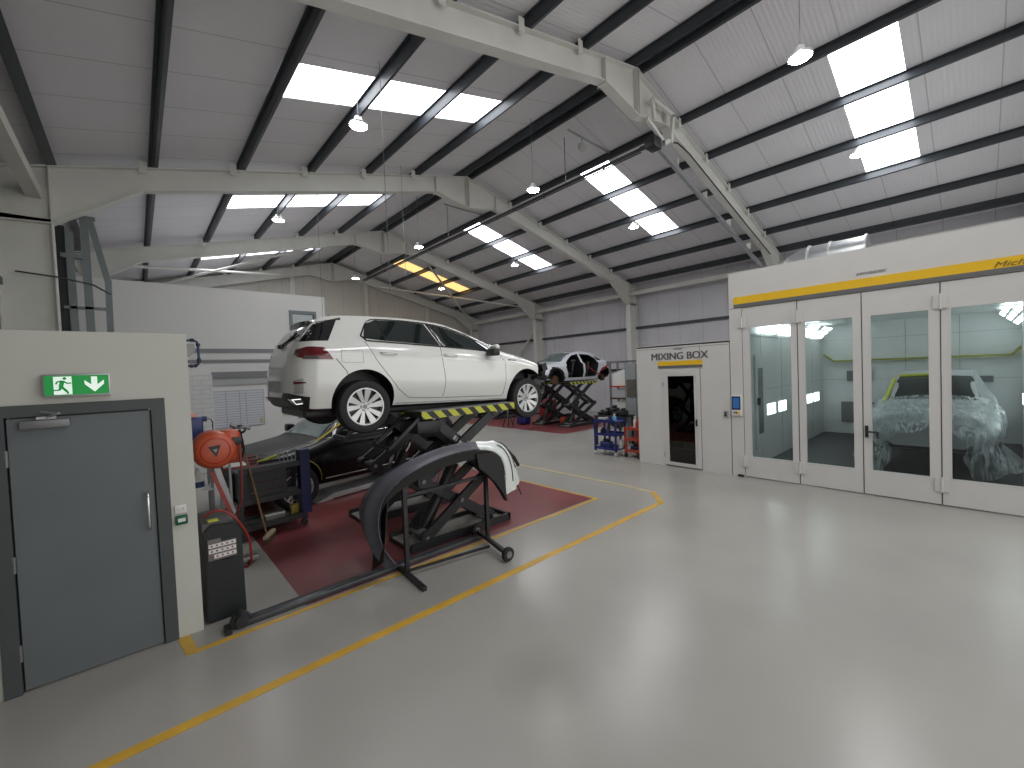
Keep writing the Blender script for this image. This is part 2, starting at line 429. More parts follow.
# eaves struts, wall girts
for sd, nm in ((-1, 'left'), (1, 'right')):
    x = XR+sd*9.18
    b = MB(); b.box(x-.09, x+.09, YF, YB-.3, ztop(x)-.52, ztop(x)-.34)
    tag(b.build('eaves_beam', M_steel), 'pale grey square eaves beam running along the %s wall top' % nm, 'beam')
    for z, q in ((4.05, 'upper'), (2.1, 'lower')):
        xx = XR+sd*9.63; b = MB(); b.box(xx-.04, xx+.04, YF, YB, z-.07, z+.05)
        tag(b.build('wall_girt', M_dark), '%s dark girt along the %s wall sheeting' % (q, nm), 'wall girt')
for z, q in ((4.4, 'upper'), (2.2, 'lower')):
    b = MB(); b.box(XL0, XR0, YB-.10, YB, z-.06, z+.06); tag(b.build('wall_girt', M_dark), '%s dark girt across the far gable wall' % q, 'wall girt')
for i, x in enumerate((2.2, 6.1, 9.9, 13.8)):
    b = MB(); zt_ = ztop(x)-.1; yy = 23.17; zb_ = 4.66 if x < 4.3 else .002
    b.box(x-.006, x+.006, yy-.075, yy+.075, zb_, zt_); b.box(x-.1, x+.1, yy-.075, yy-.06, zb_, zt_); b.box(x-.1, x+.1, yy+.06, yy+.075, zb_, zt_)
    tag(b.build('gable_post', M_steel), 'pale steel post on the far gable wall, %s from the left' % ['first', 'second', 'third', 'fourth'][i], 'post')
# bracing
def rod(p, q, r, name, lab, cat, m=M_steel):
    b = MB(); b.cyl(p, q, r, seg=8); return tag(b.build(name, m, smooth=40), lab, cat)
rod((-.9, 17.0, ztop(-.9)-.3), (6.0, 22.8, ztop(6)-.4), .05, 'roof_brace', 'pale roof brace rising rightward toward the gable on the left slope', 'brace')
rod((5.4, 17.0, ztop(5.4)-.35), (-.9, 22.8, ztop(-.9)-.4), .05, 'roof_brace', 'pale roof brace crossing leftward toward the gable on the left slope', 'brace')
rod((10.2, 17.0, ztop(10.2)-.35), (16.9, 22.8, ztop(16.9)-.4), .05, 'roof_brace', 'pale roof brace running down the right slope by the yellow skylight', 'brace')
rod((16.9, 17.0, ztop(16.9)-.3), (10.4, 22.8, ztop(10.4)-.4), .05, 'roof_brace', 'pale roof brace climbing the right slope by the yellow skylight', 'brace')
rod((17.35, 16.9, 4.75), (17.35, 21.8, .6), .06, 'wall_brace', 'pale diagonal tube brace on the right wall beyond the white car shell', 'brace')

# ------------------------------------------------------------------ lamps on a regular grid
def make_lamp(loc, lab):
    x, y, z = loc; t = thing('high_bay_lamp', lab, 'lamp', loc, group='high bay lamps hanging from the roof')
    b = MB(); b.lathe([(.02, .15), (.06, .15), (.07, .10), (.12, .055), (.155, .03), (.155, .0), (.145, -.0)], (0, 0, 0), 2, 24); b.build('housing', M_lampbody, t, 40)
    b = MB(); b.lathe([(.01, -.006), (.14, -.006), (.14, .004), (.01, .004)], (0, 0, 0), 2, 24); b.build('diffuser', M_lamp, t)
    h = ztop(x)+.1-z
    b = MB(); b.cyl((0, 0, .17), (0, 0, h), .006, seg=6); b.build('suspension_wire', M_midgrey, t)
    return t
rows = [1.7, 7.2, 12.75, 18.3]; dist = ['nearest', 'second', 'third', 'farthest']
for x, rn in ((3.1, 'left'), (7.4, 'middle'), (11.85, 'right')):
    for y, dn in zip(rows, dist):
        if (x, y) == (3.1, 18.3): continue
        make_lamp((x, y, 6.6), 'round high bay lamp glowing in the %s row, %s of its row' % (rn, dn))

# ------------------------------------------------------------------ overhead rail, motor, trunking
b = MB(); b.box(8.605, 8.655, 5.0, 20.4, 7.03, 7.09); b.box(8.615, 8.645, 5.0, 20.4, 6.98, 7.0)
for y in (6, 8, 10, 12, 14, 16, 18, 20): b.box(8.62, 8.64, y-.02, y+.02, 6.97, 7.11)
t = thing('overhead_rail', 'long black overhead rail running toward the gable below the ridge', 'rail', (0, 0, 0))
b.build('rail_beam', M_black, t)
b = MB()
for y in (7.2, 12.75, 18.3): b.cyl((8.63, y, 7.09), (8.63, y, ztop(8.63)+.05), .012, seg=6)
split_build(b, 'hanger', M_midgrey, t)
t = thing('motor_unit', 'black motor box bracketed under the nearest rafter at the rail end', 'motor', (8.75, 4.75, 7.1))
b = MB(); b.bbox(-.20, .12, -.12, .12, -.12, .12, .02); b.box(-.16, -.08, .12, .26, -.07, .0); b.box(.12, .16, -.08, .08, -.08, .06); b.build('motor_box', M_black, t, 40)
b = MB(); b.cyl((.22, -.1, .05), (.34, -.16, .12), .07, seg=14); b.cyl((.30, -.12, .02), (.30, -.12, .16), .05, seg=12); b.build('white_fitting', M_lampbody, t, 40)
b = MB()
for a_, c_ in (((-.35, -.18, .75), (.6, -.18, .75)), ((.55, -.18, .75), (.42, -.18, .1)), ((-.35, -.18, .75), (-.3, -.18, .35)), ((-.45, -.1, .35), (.35, -.1, .05))): b.beam(a_, c_, .06, .09)
b.build('bracket', M_steel, t)
t = thing('cable_trunking', 'grey cable trunking following the nearest rafter down to the right', 'trunking', (0, 0, 0))
b = MB(); b.beam((9.0, 4.96, ztop(9)-.74), (16.6, 4.96, ztop(16.6)-.80), .08, .12); b.build('trunk', M_galv, t)
b = MB()
for x in (10.2, 11.8, 13.4, 15): b.box(x-.015, x+.015, 4.90, 5.02, ztop(x)-.70, ztop(x)-.5)
split_build(b, 'clip', M_steel, t)
b = MB(); b.tube([(8.9, 4.60, 7.15), (9.6, 4.62, 7.35)]+[(x, 4.63, ztop(x)-.52) for x in (10.2, 12, 14, 16)], .018, 6)
tag(b.build('power_cable', M_black, smooth=60), 'black cable clipped along the nearest rafter beneath the motor', 'cable')
for i, (x0, y0) in enumerate(((8.2, 6.7), (8.2, 12.3))):
    b = MB(); b.box(x0, x0+1.75, y0-.02, y0+.02, ztop(x0+.4)-.16, ztop(x0+.4)-.12)
    tag(b.build('strut_channel', M_galv), ['galvanised strut channel across the ridge near the black motor box', 'galvanised strut channel across the ridge beyond the second frame'][i], 'strut')
t = thing('ceiling_sensor', 'small white sensor unit hanging under the ridge by the strut channel', 'sensor', (8.75, 6.72, ztop(8.75)-.34))
b = MB(); b.bbox(-.09, .09, -.07, .07, -.08, .1, .015); b.cyl((0, 0, -.1), (0, 0, -.08), .05, seg=12); b.build('sensor_body', M_lampbody, t, 40)
b = MB(); b.cyl((0, 0, .1), (0, 0, .22), .01, seg=6); b.build('stem', M_midgrey, t)
# drop cables
for (x, y, z0, lab) in ((3.15, 6.4, 3.6, 'thin white pull cord hanging from the left slope in front of the office'),
                        (3.55, 10.95, 3.4, 'thin grey cable hanging by the office window'),
                        (12.6, 11.4, 2.9, 'thin grey cable dropping to the white car shell'),
                        (5.6, 10.4, 4.6, 'short pale cord hanging above the white hatchback roof')):
    b = MB(); b.cyl((x, y, z0), (x, y, ztop(x)+.15), .005, seg=6); tag(b.build('hanging_cable', M_midgrey), lab, 'cable')

# ------------------------------------------------------------------ left wall with the fire door
b = MB()
yd0, yd1 = 4.66, 4.82
b.box(XL0, -.81, yd0, yd1, 0, 2.65); b.box(-.81, .17, yd0, yd1, 2.10, 2.65); b.box(.17, .345, yd0, yd1, 0, 2.65)
struct(b.build('wall_door', M_cream))
t = thing('door_1', 'grey fire exit door in a dark grey frame under the exit sign', 'door', (-.32, 4.66, 0)); struct(t)
b = MB()
b.prism([(-.49, .002), (-.40, .002), (-.40, 2.015), (.40, 2.015), (.40, .002), (.49, .002), (.49, 2.099), (-.49, 2.099)], 1, -.02, .14)
b.box(-.399, -.385, .05, .139, .002, 2.0); b.box(.385, .399, .05, .139, .002, 2.0); b.box(-.384, .384, .05, .139, 2.001, 2.014)
b.build('door_frame', M_framegrey, t)
b = MB(); b.bbox(-.392, .392, .0, .045, .012, 2.005, .004, 1); b.build('leaf', M_doorgrey, t)
b = MB()
for z in (.30, .95, 1.72): b.cyl((-.40, -.012, z-.06), (-.40, -.012, z+.06), .011, seg=10)
split_build(b, 'hinge', M_midgrey, t, 40)
b = MB(); b.tube([(.345, .0, 1.01), (.345, -.05, 1.02), (.345, -.062, 1.06), (.345, -.062, 1.27), (.345, -.05, 1.31), (.345, .0, 1.32)], .011, 10); b.build('door_handle', M_chrome, t, 60)
b = MB(); b.bbox(-.325, -.07, -.055, -.0, 1.925, 1.985, .006); b.build('door_closer', M_midgrey, t, 40)
b = MB(); b.beam((-.2, -.03, 1.995), (-.12, -.10, 2.03), .02, .012); b.beam((-.12, -.10, 2.03), (-.22, -.02, 2.045), .02, .012); b.beam((-.24, -.035, 2.0), (-.14, -.035, 2.0), .03, .02); b.build('closer_arm', M_alu, t)

# exit sign
t = thing('exit_sign', 'green illuminated emergency exit sign with running man and down arrow above the grey door', 'sign', (-.335, 4.66, 2.235))
b = MB(); b.bbox(-.182, .182, -.06, 0, -.085, .085, .004); b.build('sign_housing', M_alu, t, 40)
b = MB(); b.box(-.172, .172, -.064, -.058, -.072, .074); b.build('sign_face', M_green, t)
b = MB(); b.box(-.125, -.03, -.0665, -.064, -.068, .066)
b.prism([(.075, .062), (.108, .062), (.108, .0), (.145, .035), (.145, .005), (.0915, -.055), (.038, .005), (.038, .035), (.075, .0)], 1, -.0665, -.064)
split_build(b, 'white_symbol', M_signw, t)
b = MB()
def limb(p, q, r): 
    d = V((q[0]-p[0], q[1]-p[1])); nn = V((-d.y, d.x)).normalized()*r
    b.prism([(p[0]+nn.x, p[1]+nn.y), (q[0]+nn.x, q[1]+nn.y), (q[0]-nn.x, q[1]-nn.y), (p[0]-nn.x, p[1]-nn.y)], 1, -.069, -.0665)
b.prism([(-.066+.011*math.cos(a*PI/6), .052+.010*math.sin(a*PI/6)) for a in range(12)], 1, -.069, -.0665)
limb((-.078, .036), (-.088, -.012), .012); limb((-.075, .032), (-.102, .03), .005); limb((-.102, .031), (-.114, .010), .005)
limb((-.072, .030), (-.052, .014), .005); limb((-.053, .015), (-.032, .017), .005)
limb((-.086, -.008), (-.058, -.045), .008); limb((-.058, -.043), (-.05, -.064), .006); limb((-.09, -.01), (-.094, -.036), .007); limb((-.094, -.034), (-.128, -.036), .005)
b.build('running_figure', M_green, t)

# call point and switch plate
t = thing('call_point', 'green break glass unit on the cream wall beside the grey door', 'call point', (.235, 4.66, 1.03))
b = MB(); b.bbox(-.042, .042, -.03, 0, -.04, .04, .006); b.build('call_point_box', M_callg, t, 40)
b = MB(); b.box(-.026, .026, -.034, -.03, -.014, .016); b.build('press_window', M_paper, t)
t = thing('key_switch', 'white key switch plate directly above the green break glass unit', 'switch', (.232, 4.66, 1.125))
b = MB(); b.bbox(-.04, .04, -.018, 0, -.036, .036, .005); b.build('plate', M_paper, t, 40)
b = MB(); b.box(-.026, -.006, -.022, -.018, -.012, .012); b.box(.008, .026, -.022, -.018, -.012, .012); split_build(b, 'rocker', M_lampbody, t)

# pipe loop fixed on wall end
t = thing('air_pipe', 'blue and black air pipe loop with grey bracket at the end of the cream wall', 'pipe', (.345, 4.74, 2.5))
b = MB(); b.tube([(0, 0, .10), (.055, 0, .105), (.08, 0, .09), (.088, 0, .06), (.088, 0, -.09), (.08, 0, -.115), (.055, 0, -.13), (0, 0, -.13)], .010, 8); b.build('pipe_loop', M_bluep, t, 60)
b = MB()
for p, q in (((.03, 0, .104), (.06, 0, .104)), ((.088, 0, .075), (.088, 0, .05)), ((.088, 0, -.06), (.088, 0, -.1)), ((.02, 0, -.13), (.04, 0, -.13)), ((.05, 0, -.13), (.07, 0, -.125))): b.cyl(p, q, .016, seg=10)
split_build(b, 'pipe_fitting', M_black, t, 40)
b = MB(); b.prism([(0, .07), (.06, .07), (.06, -.01), (0, -.06)], 1, -.02, .02); b.build('bracket', M_midgrey, t)

# ------------------------------------------------------------------ left column surroundings (access frame behind the second frame)
t = thing('access_frame', 'tall grey green steel access frame standing behind the second left column', 'steel frame', (-.65, 11.6, 0))
MG = mat('grey_green_steel', (.20, .235, .24), .5, var=.1)
for (x0, x1, zt_) in ((-.02, .1, 5.5), (-.22, -.12, 5.2)):
    b = MB(); b.box(x0, x1, -.05, .05, 0, zt_); b.build('upright', MG, t)
b = MB(); b.beam((.12, 0, 5.5), (.33, 0, 4.3), .06, .1, up=(1, 0, 0)); b.beam((.33, 0, 4.35), (.27, 0, 0), .09, .1, up=(1, 0, 0)); b.build('raking_post', MG, t)
b = MB(); b.box(-.42, .2, -.04, .04, 5.5, 5.56); b.box(-.3, .05, -.06, .06, 4.72, 4.8); b.box(-.3, .3, -.05, .05, 3.75, 3.8); b.build('cross_rail', MG, t)
b = MB(); b.box(-.42, -.24, .1, .3, 2.6, 5.35); b.build('dark_guide', M_dark, t)
b = MB(); b.box(-.42, -.1, .35, .5, 0, 5.0); tag(b.build('store_panel', M_concrete), 'rust red board half hidden behind the grey green access frame', 'board')
b = MB(); b.tube([(-1.4, 10.62, 4.2), (-.9, 10.6, 4.15), (-.5, 10.8, 4.1), (-.3, 11.4, 4.05)], .015, 6); tag(b.build('wall_cable', M_black, smooth=60), 'dark cable strung across the second left column', 'cable')

# ------------------------------------------------------------------ office block
b = MB()
yo = 13.0
wx0, wx1, wz0, wz1 = 3.30, 4.02, 2.5, 4.2
b.box(-1.55, wx0, yo, yo+.15, 2.4, 4.65); b.box(wx1, 4.28, yo, yo+.15, 2.4, 4.65); b.box(wx0, wx1, yo, yo+.15, wz1, 4.65); b.box(wx0, wx1, yo, yo+.15, 2.4, wz0)
b.box(4.13, 4.28, yo+.15, YB, 0, 4.65); b.box(-1.55, 4.13, yo+.15, YB, 4.5, 4.65)
struct(b.build('wall_office', M_white))
b = MB(); b.box(-1.55, 4.28, yo+.02, yo+.15, 0, 2.4); struct(b.build('wall_lower', M_white))
# painted block pier
def brick_mat():
    m = mat('white_blockwork', (.66, .66, .66), .6); nt = m.node_tree; bb = nt.nodes['Principled BSDF']; L = nt.links.new
    tc = nt.nodes.new('ShaderNodeTexCoord'); mp = nt.nodes.new('ShaderNodeMapping'); mp.inputs['Rotation'].default_value = (PI/2, 0, 0)
    br = nt.nodes.new('ShaderNodeTexBrick'); br.inputs['Scale'].default_value = 1; br.inputs['Brick Width'].default_value = .34; br.inputs['Row Height'].default_value = .115
    br.inputs['Mortar Size'].default_value = .007
    br.inputs['Color1'].default_value = (.72, .72, .72, 1); br.inputs['Color2'].default_value = (.70, .70, .71, 1); br.inputs['Mortar'].default_value = (.55, .55, .56, 1)
    L(tc.outputs['Object'], mp.inputs[0]); L(mp.outputs[0], br.inputs['Vector']); L(br.outputs['Color'], bb.inputs['Base Color']); return m
b = MB(); b.box(-1.55, 1.42, 12.86, 13.0, 0, 2.45); struct(b.build('wall_block', brick_mat()))
for i, (z0, z1, x0) in enumerate(((3.0, 3.1, -1.5), (2.74, 2.82, -1.5), (2.34, 2.5, 1.42))):
    b = MB(); b.box(x0, 4.28, yo-.03 if i < 2 else yo-.08, yo, z0, z1); o = struct(b.build('trim_%d' % (i+1), mat('grey_trim', (.20, .21, .22), .4)))
b = MB(); b.box(1.42, 4.28, yo-.04, yo+.02, 2.16, 2.34); struct(b.build('trim_4', mat('pale_grey_trim', (.42, .43, .44), .5)))
t = thing('window_20', 'grey framed upper office window behind the hatchback spoiler', 'window', (0, yo, 0)); struct(t)
b = MB()
b.box(wx0, wx0+.08, -.03, .1, wz0, wz1); b.box(wx1-.06, wx1, -.03, .1, wz0, wz1); b.box(wx0+.08, wx1-.06, -.03, .1, wz1-.09, wz1); b.box(wx0+.08, wx1-.06, -.03, .1, wz0, wz0+.06)
b.build('window_frame', mat('window_frame_grey', (.17, .2, .22), .4), t)
b = MB(); b.box(wx0+.08, wx1-.06, .03, .05, wz0+.06, wz1-.09); b.build('pane', M_officeglass, t)
b = MB(); b.box(wx0, wx1, .5, .55, 2.5, 4.3); tag(b.build('blind', mat('pale_blue_blind', (.42, .52, .55), .6)), 'pale blue blind seen through the upper office window', 'blind').location = (0, yo, 0)
# whiteboard ruled with lines
t = thing('planning_board', 'white wall planner ruled with black rows on the lower office wall', 'whiteboard', (2.02, yo+.015, 1.53))
b = MB(); b.box(-.62, .53, -.025, 0, -.46, .47); b.build('board_face', mat('planner_white', (.66, .68, .74), .3), t)
b = MB()
for z in [(-.40+.066*i) for i in range(13)]: b.box(-.6, .51, -.029, -.025, z-.006, z+.006)
for x in (-.32, -.02, .12): b.box(x-.006, x+.006, -.03, -.025, -.44, .45)
b.box(.52, .535, -.03, 0, -.46, .47); b.box(-.62, .53, -.03, 0, .46, .475); b.box(-.62, .53, -.03, 0, -.475, -.46)
b.build('ruled_line', mat('ruled_ink', (.34, .34, .38), .5), t)
b = MB(); b.box(.42, .50, -.032, -.029, -.43, -.30); b.build('sticker', mat('beige_sticker', (.5, .45, .3), .6), t)
b = MB(); b.box(3.02, 3.38, yo-.005, yo+.02, 1.25, 1.52); tag(b.build('wall_notice', mat('yellow_paper', (.55, .52, .30), .7)), 'yellowish notice pinned on the office wall under the hatchback', 'notice')
b = MB(); b.box(3.40, 3.64, yo-.005, yo+.02, 1.12, 1.50); tag(b.build('wall_notice', mat('grey_paper', (.33, .33, .36), .6)), 'grey notice beside the yellowish one on the office wall', 'notice')

# ------------------------------------------------------------------ floor markings
def strip(name, pts, w, m, z=.003):
    b = MB()
    for p, q in zip(pts[:-1], pts[1:]): b.beam((p[0], p[1], z/2+.0005), (q[0], q[1], z/2+.0005), w, z)
    return struct(b.build(name, m))
b = MB(); b.box(1.13, 5.66, 4.40, 10.2, 0.0005, .003); struct(b.build('floor_marking', M_red))
b = MB(); b.box(10.85, 15.9, 9.5, 16.6, 0.0005, .003); struct(b.build('floor_marking', M_red))
strip('floor_marking', [(-1.5, 3.43), (6.24, 3.43)], .085, M_linefresh, .003)
strip('floor_marking', [(6.20, 3.42), (6.64, 3.83)], .085, M_linefresh, .004)
strip('floor_marking', [(6.63, 3.81), (6.68, 4.4), (6.64, 8.6)], .10, M_linefade, .003)
strip('floor_marking', [(.235, 4.33), (5.72, 4.33)], .055, M_linefresh, .004)
strip('floor_marking', [(5.69, 4.31), (5.69, 7.2)], .05, M_linefresh, .003)
strip('floor_marking', [(.235, 4.31), (.20, 4.65)], .085, M_linefresh, .003)

# ------------------------------------------------------------------ cars
def cat1(p0, p1, p2, p3, t):
    return .5*((2*p1)+(-p0+p2)*t+(2*p0-5*p1+4*p2-p3)*t*t+(-p0+3*p1-3*p2+p3)*t**3)
def keyed(keys, x):
    """keys: list of rows (x, v1, v2, ...); monotone-ish cubic (Hermite with limited slopes)"""
    n = len(keys)
    if x <= keys[0][0]: return list(keys[0][1:])
    if x >= keys[-1][0]: return list(keys[-1][1:])
    for i in range(n-1):
        if keys[i][0] <= x <= keys[i+1][0]: break
    x0, x1 = keys[i][0], keys[i+1][0]; h = x1-x0; t = (x-x0)/h; out = []
    for c in range(1, len(keys[0])):
        def sl(k): return (keys[k+1][c]-keys[k][c])/(keys[k+1][0]-keys[k][0])
        s = sl(i)
        def m(k):
            if k == 0: return sl(0)
            if k == n-1: return sl(n-2)
            a, b_ = sl(k-1), sl(k)
            if a*b_ <= 0: return 0
            return 2*a*b_/(a+b_)
        m0, m1 = m(i), m(i+1); y0, y1 = keys[i][c], keys[i+1][c]
        t2, t3 = t*t, t*t*t
        out.append((2*t3-3*t2+1)*y0+(t3-2*t2+t)*h*m0+(-2*t3+3*t2)*y1+(t3-t2)*h*m1)
    return out
class Body:
    """car body: keys rows = x, zbot, wbot, wmid, zmid, wsh, zsh, wbelt, zbelt, wroof, zroof, ztop"""
    def __init__(s, keys): s.k = keys
    def section(s, x, n=5):
        zb, wb, wm, zm, ws, zs, wl, zl, wr, zr, zt = keyed(s.k, x)
        P = [(0, zb), (wb*.9, zb), (wb, zb+.035), (wm, zm), (ws, zs), (wl, zl), (wr, zr), (wr*.86, zr+(zt-zr)*.55), (0, zt)]
        pts = []
        for i in range(len(P)-1):
            a = P[max(i-1, 0)]; b_, c_ = P[i], P[i+1]; d = P[min(i+2, len(P)-1)]
            if i+2 >= len(P): d = (-P[-2][0], P[-2][1])
            lin = i in (0, 1)
            for k in range(n):
                t = k/n
                if lin: pts.append((b_[0]+(c_[0]-b_[0])*t, b_[1]+(c_[1]-b_[1])*t))
                else:
                    cr = (cat1(a[0], b_[0], c_[0], d[0], t), cat1(a[1], b_[1], c_[1], d[1], t)); li = (b_[0]+(c_[0]-b_[0])*t, b_[1]+(c_[1]-b_[1])*t)
                    w = .65 if i < 6 else .9
                    pts.append((cr[0]*w+li[0]*(1-w), cr[1]*w+li[1]*(1-w)))
        pts.append(P[-1]); return pts
    def side(s, x, z, off=.004):     # half width at height z, pushed out
        pts = s.section(x)[10:]
        best = None
        for a, b_ in zip(pts[:-1], pts[1:]):
            if (a[1]-z)*(b_[1]-z) <= 0 and abs(b_[1]-a[1]) > 1e-7:
                t = (z-a[1])/(b_[1]-a[1]); y = a[0]+(b_[0]-a[0])*t
                best = y if best is None else max(best, y)
        if best is None: best = pts[0][0] if z < pts[0][1] else pts[-1][0]
        return best+off
    def top(s, x, y, off=.004):
        pts = s.section(x)[25:]; y = abs(y)
        for a, b_ in zip(pts[:-1], pts[1:]):
            if (a[0]-y)*(b_[0]-y) <= 0 and abs(a[0]-b_[0]) > 1e-7:
                t = (y-a[0])/(b_[0]-a[0]); return a[1]+(b_[1]-a[1])*t+off
        return pts[-1][1]+off
    def mesh(s, nx=90, mats=None, mfn=None, x0=None, x1=None, y_fn=None):
        b = MB(); x0 = s.k[0][0] if x0 is None else x0; x1 = s.k[-1][0] if x1 is None else x1
        xs = []
        for i in range(nx+1):
            u = i/nx; u = .5-.5*math.cos(PI*u) if nx > 20 else u
            xs.append(x0+(x1-x0)*(.35*u+.65*i/nx))
        rows = []
        for x in xs:
            sec = s.section(x); half = [(x, -y, z) for y, z in sec]; other = [(x, y, z) for y, z in sec[1:-1]][::-1]
            rows.append([b.bm.verts.new(p) for p in half+other])
        m = len(rows[0])
        for i in range(len(rows)-1):
            for j in range(m):
                f = b._f([rows[i][j], rows[i+1][j], rows[i+1][(j+1) % m], rows[i][(j+1) % m]])
                if f and mfn: f.material_index = mfn(f.calc_center_median())
        b._f(rows[0]); b._f(rows[-1][::-1])
        return b
def lerp_poly(pts, n):
    d = [0]
    for a, b_ in zip(pts[:-1], pts[1:]): d.append(d[-1]+math.hypot(b_[0]-a[0], b_[1]-a[1]))
    out = []
    for i in range(n+1):
        t = d[-1]*i/n; k = 0
        while k < len(d)-2 and d[k+1] < t: k += 1
        u = (t-d[k])/max(d[k+1]-d[k], 1e-9); out.append((pts[k][0]+(pts[k+1][0]-pts[k][0])*u, pts[k][1]+(pts[k+1][1]-pts[k][1])*u))
    return out
def side_patch(body, lo, hi, sgn, n=16, m=6, off=.005, thick=.004):
    A, B = lerp_poly(lo, n), lerp_poly(hi, n); P = []
    for i in range(n+1):
        r = []
        for j in range(m+1):
            t = j/m; x = A[i][0]*(1-t)+B[i][0]*t; z = A[i][1]*(1-t)+B[i][1]*t
            r.append((x, sgn*body.side(x, z, off), z))
        P.append(r)
    b = MB(); b.grid(P, thick); return b
def top_patch(body, xa, xb, wa, wb, n=8, m=14, off=.005, thick=.004):
    P = []
    for i in range(n+1):
        t = i/n; x = xa+(xb-xa)*t; w = wa+(wb-wa)*t
        P.append([(x, -w+2*w*j/m, body.top(x, -w+2*w*j/m, off)) for j in range(m+1)])
    b = MB(); b.grid(P, thick); return b
def seam(body, pts, sgn, r=.004, off=.0):
    q = lerp_poly(pts, max(6, int(len(pts)*6))); return [(x, sgn*body.side(x, z, off), z) for x, z in q]
def finish(bmb, name, mats, cut, parent, smooth=32):
    """boolean the closed cutter mesh out of the body and keep only the result"""
    o = bmb.build(name, mats, None)
    c = cut.build(name+'_cut', mats, None)
    for p in c.data.polygons: p.material_index = 1
    md = o.modifiers.new('b', 'BOOLEAN'); md.operation = 'DIFFERENCE'; md.object = c; md.solver = 'EXACT'; md.use_self = True
    bpy.context.view_layer.update()
    me = bpy.data.meshes.new_from_object(o.evaluated_get(bpy.context.evaluated_depsgraph_get()))
    me.name = name; o.modifiers.clear(); o.data = me
    bpy.data.objects.remove(c)
    for p in me.polygons: p.use_smooth = True
    me.set_sharp_from_angle(angle=math.radians(smooth)); o.parent = parent; o.name = name
    return o
def place(root, x, y, z, yaw, pitch=0):
    root.matrix_world = Matrix.Translation((x, y, z)) @ Matrix.Rotation(yaw, 4, 'Z') @ Matrix.Rotation(-pitch, 4, 'Y')

def wheel(parent, x, y, z, R, sgn, style='golf', width=.205, rim_r=None):
    """axis along Y, outer face toward sgn"""
    rr = rim_r or R*.70; w = width/2
    t = bpy.data.objects.new('wheel', None); C.objects.link(t); t.parent = parent; t.location = (x, y, z)
    b = MB(); prof = [(rr, w*.9), (R-.05, w), (R-.015, w*.88), (R, w*.6), (R, -w*.6), (R-.015, -w*.88), (R-.05, -w), (rr, -w*.9)]
    b.lathe(prof, (0, 0, 0), 1, 56, closed=True); b.build('tyre', M_rubber, t, 35)
    b = MB(); b.lathe([(.05, sgn*w*.35), (rr*.94, sgn*w*.3), (rr*.94, -sgn*w*.4), (.05, -sgn*w*.4)], (0, 0, 0), 1, 40, closed=True)
    b.build('brake_well', M_rimdark, t, 35)
    b = MB()
    b.lathe([(rr*1.0, sgn*w*.92), (rr*.93, sgn*w*.92), (rr*.93, sgn*w*.2), (rr*1.0, sgn*w*.2)], (0, 0, 0), 1, 48, closed=True)
    b.lathe([(.0, sgn*w*.62), (rr*.2, sgn*w*.62), (rr*.24, sgn*w*.3), (0, sgn*w*.3)], (0, 0, 0), 1, 24, closed=True)
    ns = 5
    for i in range(ns):
        a0 = 2*PI*i/ns+.3
        if style == 'golf': blades = ((a0-.27, .10, .21, .12), (a0+.29, .10, .17, .12))
        else: blades = ((a0-.14, .06, .07, .02), (a0+.14, .06, .07, -.02))
        for (a, hw0, hw1, tw) in blades:
            r0, r1 = rr*.16, rr*.95
            def pt(r, aa, t_): return (r*math.cos(aa), t_, r*math.sin(aa))
            k0 = hw0*rr/r0*.5 if r0 else 0; k1 = hw1*.9
            q = [pt(r0, a-.45, 0), pt(r0, a+.45, 0), pt(r1, a+k1-tw*sgn, 0), pt(r1, a-k1-tw*sgn, 0)]
            f = [V((p[0], sgn*(w*.5 if j < 2 else w*.86), p[2])) for j, p in enumerate(q)]
            g = [V((p[0], sgn*(w*.3 if j < 2 else w*.6), p[2])) for j, p in enumerate(q)]
            A = [b.bm.verts.new(p) for p in f]; B = [b.bm.verts.new(p) for p in g]
            b._f(A); b._f(B[::-1])
            for j in range(4): b._f([A[j], B[j], B[(j+1) % 4], A[(j+1) % 4]])
    b.build('alloy_rim', M_rim, t, 35)
    b = MB(); b.lathe([(0, sgn*w*.68), (rr*.12, sgn*w*.68), (rr*.12, sgn*w*.6), (0, sgn*w*.6)], (0, 0, 0), 1, 20, closed=True)
    for i in range(5):
        a = 2*PI*i/5+.6; b.cyl((rr*.2*math.cos(a), sgn*w*.6, rr*.2*math.sin(a)), (rr*.2*math.cos(a), sgn*w*.66, rr*.2*math.sin(a)), .010, seg=8)
    b.build('hub_cap', M_midgrey, t, 35)
    return t

